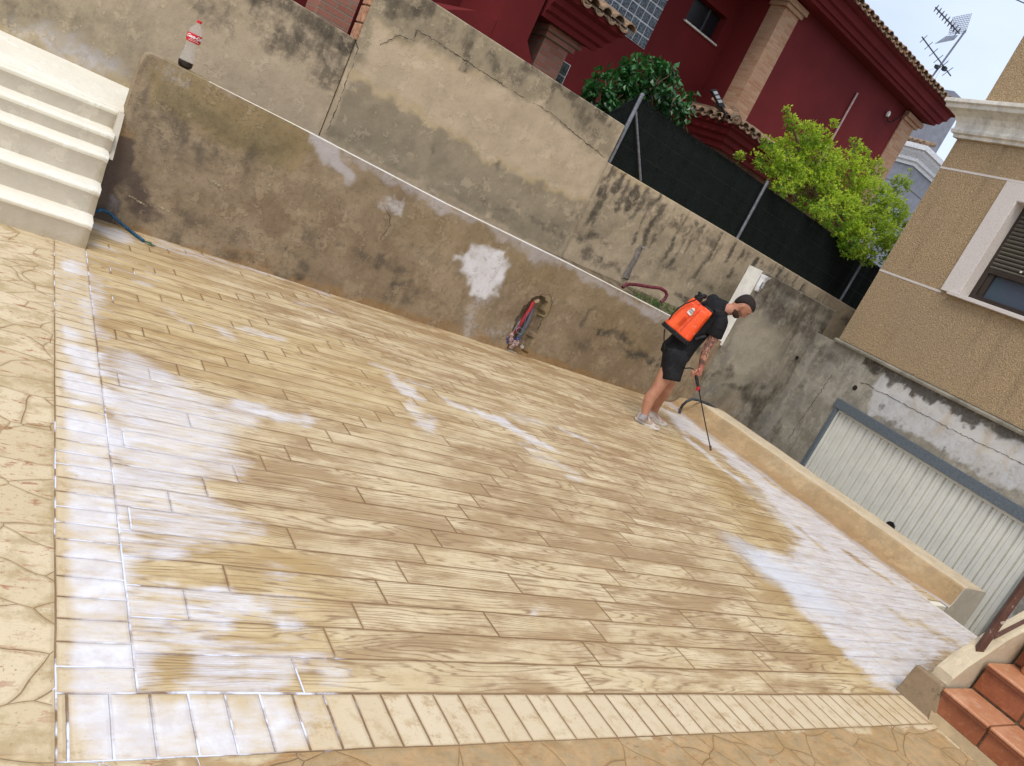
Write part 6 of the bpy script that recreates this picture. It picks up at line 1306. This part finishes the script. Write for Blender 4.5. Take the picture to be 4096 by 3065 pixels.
for s in (-1, 1):
    b = MB(); b.loft([ring(HC + hf * (.0835) + hu * .022 + hs * (s * .030 + o_), hs, hu, r, .004, 8) for o_, r in ((-.013, .001), (-.006, .005), (.006, .005), (.013, .001))]); b.build('eye', simple('dark_eye', (.02, .014, .012), .25, .5), man, True)
    b = MB(); b.loft([ring(HC + hf * (.088) + hu * (.042 - abs(o_) * .1) + hs * (s * .030 + o_), hs, hu, r, .005, 8) for o_, r in ((-.020, .002), (-.008, .005), (.008, .005), (.020, .002))]); b.build('eyebrow', M_hair, man, True)
# t-shirt
M_shirt = None
g = NG('black_cotton'); n = g.noise(scale=7, detail=5); n2 = g.noise(g.map(g.P, rot=(.4, .6, .2)), 13, 4, .55, .8); g.bump(g.add(g.mul(n2, 1.4), g.mul(g.noise(scale=320, detail=2), .15)), .7, .02); M_shirt = g.out(g.mix(g.ss(n, .3, .7), (.0065, .0065, .0075), (.014, .0135, .015)), .85, .25)
sb = MB(); torso(sb, .012, [K(250, 590, .04), K(330, 490, .05), K(430, 370, .07), K(540, 270, .09), K(640, 208, .085), K(697, 205, .07)], ((.165, .118), (.155, .112), (.160, .118), (.178, .122), (.168, .105), (.082, .070)))
sb.loft([ring(NECKB, K(740, 200, .05) - NECKB, acr, .085, .075, 18), ring(K(712, 203, .055), K(740, 200, .05) - NECKB, acr, .070, .064, 18)])
ed = nrm(ELR - SHR)
sb.loft([ring(SHR - ed * .05, ed, EE, .055, .05, 16), ring(SHR, ed, EE, .078, .074, 16), ring(SHR + ed * .06, ed, EE, .080, .078, 16), ring(SHR + ed * .135, ed, EE, .076, .084, 16), ring(SHR + ed * .150, ed, EE, .072, .080, 16)])
ed2 = nrm(ELL - SHL); sb.loft([ring(SHL - ed2 * .05, ed2, EE, .055, .05, 16), ring(SHL, ed2, EE, .078, .074, 16), ring(SHL + ed2 * .07, ed2, EE, .078, .078, 16), ring(SHL + ed2 * .15, ed2, EE, .072, .074, 16)])
limb(sb, [SHL, (SHR + SHL) / 2 + TE_ * .01, SHR], [.070, .085, .074], ZU)
remesh(sb, 't_shirt', .010, M_shirt, man, 5)
# shorts
g = NG('black_shorts'); n = g.noise(scale=5, detail=6, rough=.65); n2 = g.noise(g.map(g.P, (1, 1, .6)), 11, 4, .5, 1.2); g.bump(n2, .7, .02); M_sh = g.out(g.mix(g.ss(n, .45, .7), (.008, .008, .009), (.026, .026, .028)), .8, .25)
ss_ = MB(); torso(ss_, .0, [PELV - ZU * .06, PELV, K(290, 540, .05)], ((.165, .130), (.185, .140), (.170, .125)))
for hp, hem, e in ((HIPR, K(188, 862, -.08), 1), (HIPL, K(165, 760, .16) + TE_ * .02, -1)):
    ax = nrm(hem - hp); ss_.loft([ring(hp - ax * .05, ax, EE, .11, .12, 18), ring(hp + ax * .06, ax, EE, .118, .124, 18), ring(hp * .5 + hem * .5, ax, EE, .110, .112, 18), ring(hem - ax * .03, ax, EE, .100, .102, 18), ring(hem, ax, EE, .099, .102, 18)])
remesh(ss_, 'shorts', .010, M_sh, man, 4)
# socks and shoes
M_sock = simple('grey_sock', (.34, .32, .33), .9, .2, 0, .2, 40); g = NG('dusty_white_knit'); n = g.noise(scale=16, detail=5); n2 = g.noise(scale=90, detail=3); g.bump(n2, .5, .004); M_shoe = g.out(g.mix(g.ss(n, .42, .62), (.60, .53, .47), (.36, .28, .21)), .8, .25); M_sole = simple('dusty_sole', (.60, .56, .50), .7, .3, 0, .2, 30)
for A_, (h0, t0) in ((ANR, FR), (ANL, FLf)):
    d = t0 - h0; Ls = np.linalg.norm(d); d = d / Ls; Ls = max(Ls, .27); sd_ = np.cross(d, ZU); h1 = t0 - d * Ls
    b = MB(); b.loft([ring(A_ + ZU * .006, ZU, d, .0385, .0385, 14), ring(A_ - ZU * .01, ZU, d, .040, .040, 14), ring(A_ - ZU * .05, ZU, d, .046, .04, 14)]); b.build('sock', M_sock, man, True)
    def foot(f, w_, z0, z1, lean=0): return [h1 + d * Ls * f + sd_ * w_ * x + ZU * (z0 + (z1 - z0) * z) for x, z in ((-1, 0), (-1.02, .35), (-.86, .72), (-.45, .97), (0, 1.0), (.45, .97), (.86, .72), (1.02, .35), (1, 0))]
    b = MB(); st_ = [(0.0, .022, .040, .060), (.03, .032, .026, .085), (.10, .042, .022, .112), (.22, .044, .020, .112), (.33, .043, .018, .100), (.48, .044, .016, .082), (.64, .046, .016, .062), (.80, .046, .018, .053), (.92, .037, .022, .045), (.985, .022, .026, .036)]
    b.loft([foot(*q) for q in st_]); so = remesh(b, 'shoe', .005, M_shoe, man, 3)
    b = MB(); rings = []
    for f, w_, z0 in ((-.02, .022, .018), (.02, .036, .006), (.12, .041, .001), (.35, .039, .001), (.65, .048, .001), (.82, .048, .003), (.94, .038, .010), (1.0, .020, .020)):
        rings.append([h1 + d * Ls * f + sd_ * w_ * x + ZU * z for x, z in ((-1, z0), (-1.04, .022), (-.98, .031), (.98, .031), (1.04, .022), (1, z0))])
    b.loft(rings); b.build('sole', M_sole, so, True, bevel=.003)
    b = MB()
    for k in range(5):
        f = .36 + k * .055; z = .096 - k * .009; q = h1 + d * Ls * f; b.tube([q - sd_ * .022 + ZU * (z - .012), q + ZU * (z + .002), q + sd_ * .022 + ZU * (z - .012)], .0032, 6)
    b.build('laces', M_sole, so, True)
# ---------------- sprayer on his back
M_or = None
g = NG('orange_tank_plastic'); n = g.noise(scale=5, detail=6, rough=.7); n2 = g.noise(scale=60, detail=4, rough=.7); c = g.mix(g.ss(n, .40, .70), (.86, .080, .010), (.88, .115, .018)); c = g.mix(g.mul(g.ss(n2, .60, .68), .55), c, (.88, .42, .28)); c = g.mix(g.mul(g.ss(g.noise(scale=11, detail=6), .64, .70), .5), c, (.75, .45, .35)); g.bump(n, .15, .01); M_or = g.out(c, .38, .5)
M_bk = simple('dusty_black_plastic', (.013, .012, .012), .5, .3, 0, .8, 26, .4, 60)
E0 = -.17
A0, A1, A2, A3 = K(140, 322, E0), K(362, 506, E0), K(578, 252, E0), K(388, 95, E0)      # back face corners: bottom left, bottom right, top right, top left
wv = (A1 - A0 + A2 - A3) / 2; hv = (A3 - A0 + A2 - A1) / 2; wv_ = nrm(wv); hv_ = nrm(hv); W_ = np.linalg.norm(wv); H_ = np.linalg.norm(hv); dv_ = nrm(np.cross(wv_, hv_)); 
if dv_ @ EE < 0: dv_ = -dv_
sp = empty('backpack_sprayer', tuple((A0 + A1 + A2 + A3) / 4 + dv_ * .09), "orange backpack sprayer with black base worn on the bending man's back", 'sprayer')
def tp(u, v, d): return A0 * (1 - u) * (1 - v) + A1 * u * (1 - v) + A2 * u * v + A3 * (1 - u) * v + dv_ * d
tb_ = MB(); rings = []
for v, gz in ((0.0, 1.03), (.05, 1.035), (.12, 1.03), (.14, 1.0), (.5, 1.0), (.80, .99), (.90, .99), (.96, .975), (1.0, .94)):
    r = []
    for u, d in ((-.0, .16), (-.01, .06), (.02, .018), (.09, .0), (.26, -.008), (.38, -.004), (.44, .004), (.48, .008), (.52, .004), (.60, -.010), (.78, -.014), (.92, -.004), (.985, .022), (1.01, .07), (1.0, .16), (.5, .18)):
        uu = .5 + (u - .5) * gz; r.append(tp(uu, v, d + (.03 if v > .95 else 0) * (1 - d * 4)))
    rings.append(r)
tb_.loft(rings); 
# raised right lobe top and left lobe top with a saddle between
tk = tb_.build('tank', M_or, sp, True, bevel=.006)
for u0, u1, vt in ((.02, .40, 1.03), (.58, .99, 1.04)):
    b = MB(); b.loft([[tp(u0 + a * (u1 - u0) * 1.0 + (1 - s_) * 0, v, d) for a, d in ((.05 + .0 * v, .012), (.95, .012), (1, .04), (1, .13), (.9, .155), (.1, .155), (0, .13), (0, .04))] for v, s_ in ((.84, 1), (.97, 1), (vt - .015, 1))] + [[tp(u0 + (.1 + .8 * a) * (u1 - u0), vt, d) for a, d in ((.05, .03), (.95, .03), (1, .05), (1, .12), (.9, .14), (.1, .14), (0, .12), (0, .05))]]); b.build('shoulder_lobe', M_or, tk, True, bevel=.006)
b = MB(); b.loft([[tp(u, v, d) for u, d in ((-.03, .16), (-.04, .03), (.04, -.012), (.5, -.02), (.96, -.018), (1.04, .03), (1.03, .17), (.5, .19))] for v in (-.13, -.10, -.02, .0)]); bs = b.build('base', M_bk, sp, True, bevel=.008)
b = MB()
for k in range(11):
    u = .02 + k * .095; b.loft([[tp(u + a, v, d) for a, d in ((0, -.028), (.035, -.028), (.035, .02), (0, .02))] for v in (-.125, -.03)])
b.build('base_ribs', M_bk, bs, bevel=.003)
b = MB(); b.loft([[tp(u, v, d) for u, d in ((.60, .01), (.99, .012), (1.02, .05), (1.0, .14), (.6, .15), (.57, .06))] for v in (1.035, 1.075)]); b.build('rim', M_bk, sp, bevel=.006)
b = MB(); c0_ = tp(.20, 1.03, .08); b.lathe(c0_, tuple(hv_), [(0, .040), (.03, .044), (.034, .036), (.052, .034), (.054, .046), (.072, .047), (.078, .03)], 20); b.build('lid', M_bk, sp, True)
b = MB(); b.tube([tp(.22, 1.20, .08), tp(.30, 1.25, .06), tp(.36, 1.27, .05)], [.018, .022, .016], 10); b.build('lid_grip', M_bk, sp, True)
# curved pressure hose over the back, and lower loop
b = MB(); q = [K(520, 70, E0 - .02), K(470, 95, E0 - .035), K(400, 125, E0 - .04), K(330, 150, E0 - .03), K(265, 190, E0 - .025), K(215, 240, E0 - .02), K(175, 300, E0 - .01)]; b.tube(q, .0065, 8); b.build('hose', M_bk, sp, True)
b = MB(); q = [K(138, 385, E0), K(132, 420, E0), K(130, 480, E0), K(135, 540, E0 + .02), K(150, 610, E0 + .06), K(190, 680, E0 + .12), K(260, 740, E0 + .12), K(335, 752, -.12), K(370, 748, -.10), K(400, 758, -.08), K(418, 780, -.07), K(422, 800, -.06)]
qq = []
for i in range(len(q) - 1):
    for k in range(4): qq.append(q[i] + (q[i + 1] - q[i]) * k / 4)
b.tube(qq + [q[-1]], .0065, 8); b.build('hose', M_bk, sp, True)
# moulded slots and gauge marks, label
for k in range(3):
    b = MB(); b.loft([[tp(u, v, -.009 + d) for u, v in ((.33 + k * .05, .18), (.345 + k * .05, .18), (.345 + k * .05, .48), (.33 + k * .05, .48))] for d in (.004, -.002)]); b.build('moulded_slot', simple('shadowed_orange', (.45, .05, .01), .5), tk)
b = MB()
for k in range(22):
    v = .10 + k * .038; b.loft([[tp(u, v_, -.012 + d) for u, v_ in ((.53, v), (.53 + (.05 if k % 5 == 0 else .03), v), (.53 + (.05 if k % 5 == 0 else .03), v + .008), (.53, v + .008))] for d in (.004, -.001)])
b.build('gauge_marks', simple('dark_orange_marks', (.33, .035, .01), .5), tk)
b = MB(); b.loft([[tp(u, v, -.010 + d) for u, v in ((.27, .60), (.44, .58), (.47, .66), (.43, .72), (.44, .78), (.36, .83), (.29, .79), (.29, .72), (.25, .68))] for d in (.002, -.003)]); lb_ = b.build('sticker', simple('dirty_paper_sticker', (.62, .57, .50), .7, .2, 0, .25, 40), tk); tag(lb_, 'torn off-white sticker with two handwritten words')
def scrawl(txt, u, v, size):
    cu = bpy.data.curves.new('lettering', 'FONT'); cu.body = txt; cu.size = size; cu.align_x = 'CENTER'; cu.align_y = 'CENTER'; cu.extrude = .0006; cu.shear = .2; to = bpy.data.objects.new('x', cu); COL.objects.link(to); me = bpy.data.meshes.new_from_object(to.evaluated_get(bpy.context.evaluated_depsgraph_get())); bpy.data.objects.remove(to)
    for v_ in me.vertices: p = tp(u, v, -.0145) + wv_ * v_.co.x + hv_ * v_.co.y - dv_ * v_.co.z; v_.co = tuple(p)
    link('lettering', me, M_blk2, lb_)
scrawl('Solvent', .37, .74, .014); scrawl('PURO', .36, .67, .016)
# straps
for pl in ([tp(1.0, 1.0, .08), K(605, 212, -.13), K(650, 218, -.125), K(700, 235, -.10), K(722, 262, -.05)], [tp(.9, .0, .12), K(420, 480, -.12), K(470, 462, -.11), K(520, 450, -.09), K(560, 425, -.02)], [tp(.42, 1.02, .10), K(530, 140, .08), K(570, 110, .14), K(620, 120, .22)]):
    b = MB(); pl = [np.array(p) for p in pl]; rings = []
    for i, p in enumerate(pl):
        ax = nrm(pl[min(i + 1, len(pl) - 1)] - pl[max(0, i - 1)]); sd_ = nrm(np.cross(ax, EE)); rings.append([p + sd_ * .012 - EE * .003, p - sd_ * .012 - EE * .003, p - sd_ * .012 + EE * .003, p + sd_ * .012 + EE * .003])
    b.loft(rings); b.build('strap', M_bk, sp)
# ---------------- lance
G0 = K(422, 795, -.055); G1 = K(448, 925, -.075); NZ = T(2842, 1796, -.05); NZ = onZ(2842, 1797, .05) if False else NZ
lc = empty('spray_lance', tuple(NZ), "thin black spray lance with red trigger collar held in the man's right hand", 'spray lance')
G2 = L(706, 275, -.08)
b = MB(); b.tube([G0, (G0 + G1) / 2, G1], [.013, .016, .014], 10); b.tube([G1, G2], [.016, .013], 10); b.build('handle', M_bk, lc, True)
b = MB(); m0 = L(696, 250, -.08); b.tube([m0 + ZU * .022, m0, m0 - ZU * .022], [.016, .020, .016], 10); b.build('collar', simple('red_collar', (.40, .02, .03), .4), lc, True)
b = MB(); b.tube([G2, L(760, 560, -.06), L(808, 790, -.05)], .0055, 8); b.build('tube', M_bk, lc, True)
q = L(812, 800, -.05); r0 = L(816, 838, -.05); b = MB(); b.tube([q + ZU * .01, q, (q + r0) / 2, r0], [.010, .014, .009, .013], 10); b.build('nozzle', simple('brown_brass_nozzle', (.10, .055, .035), .4, .5, .3), lc, True)
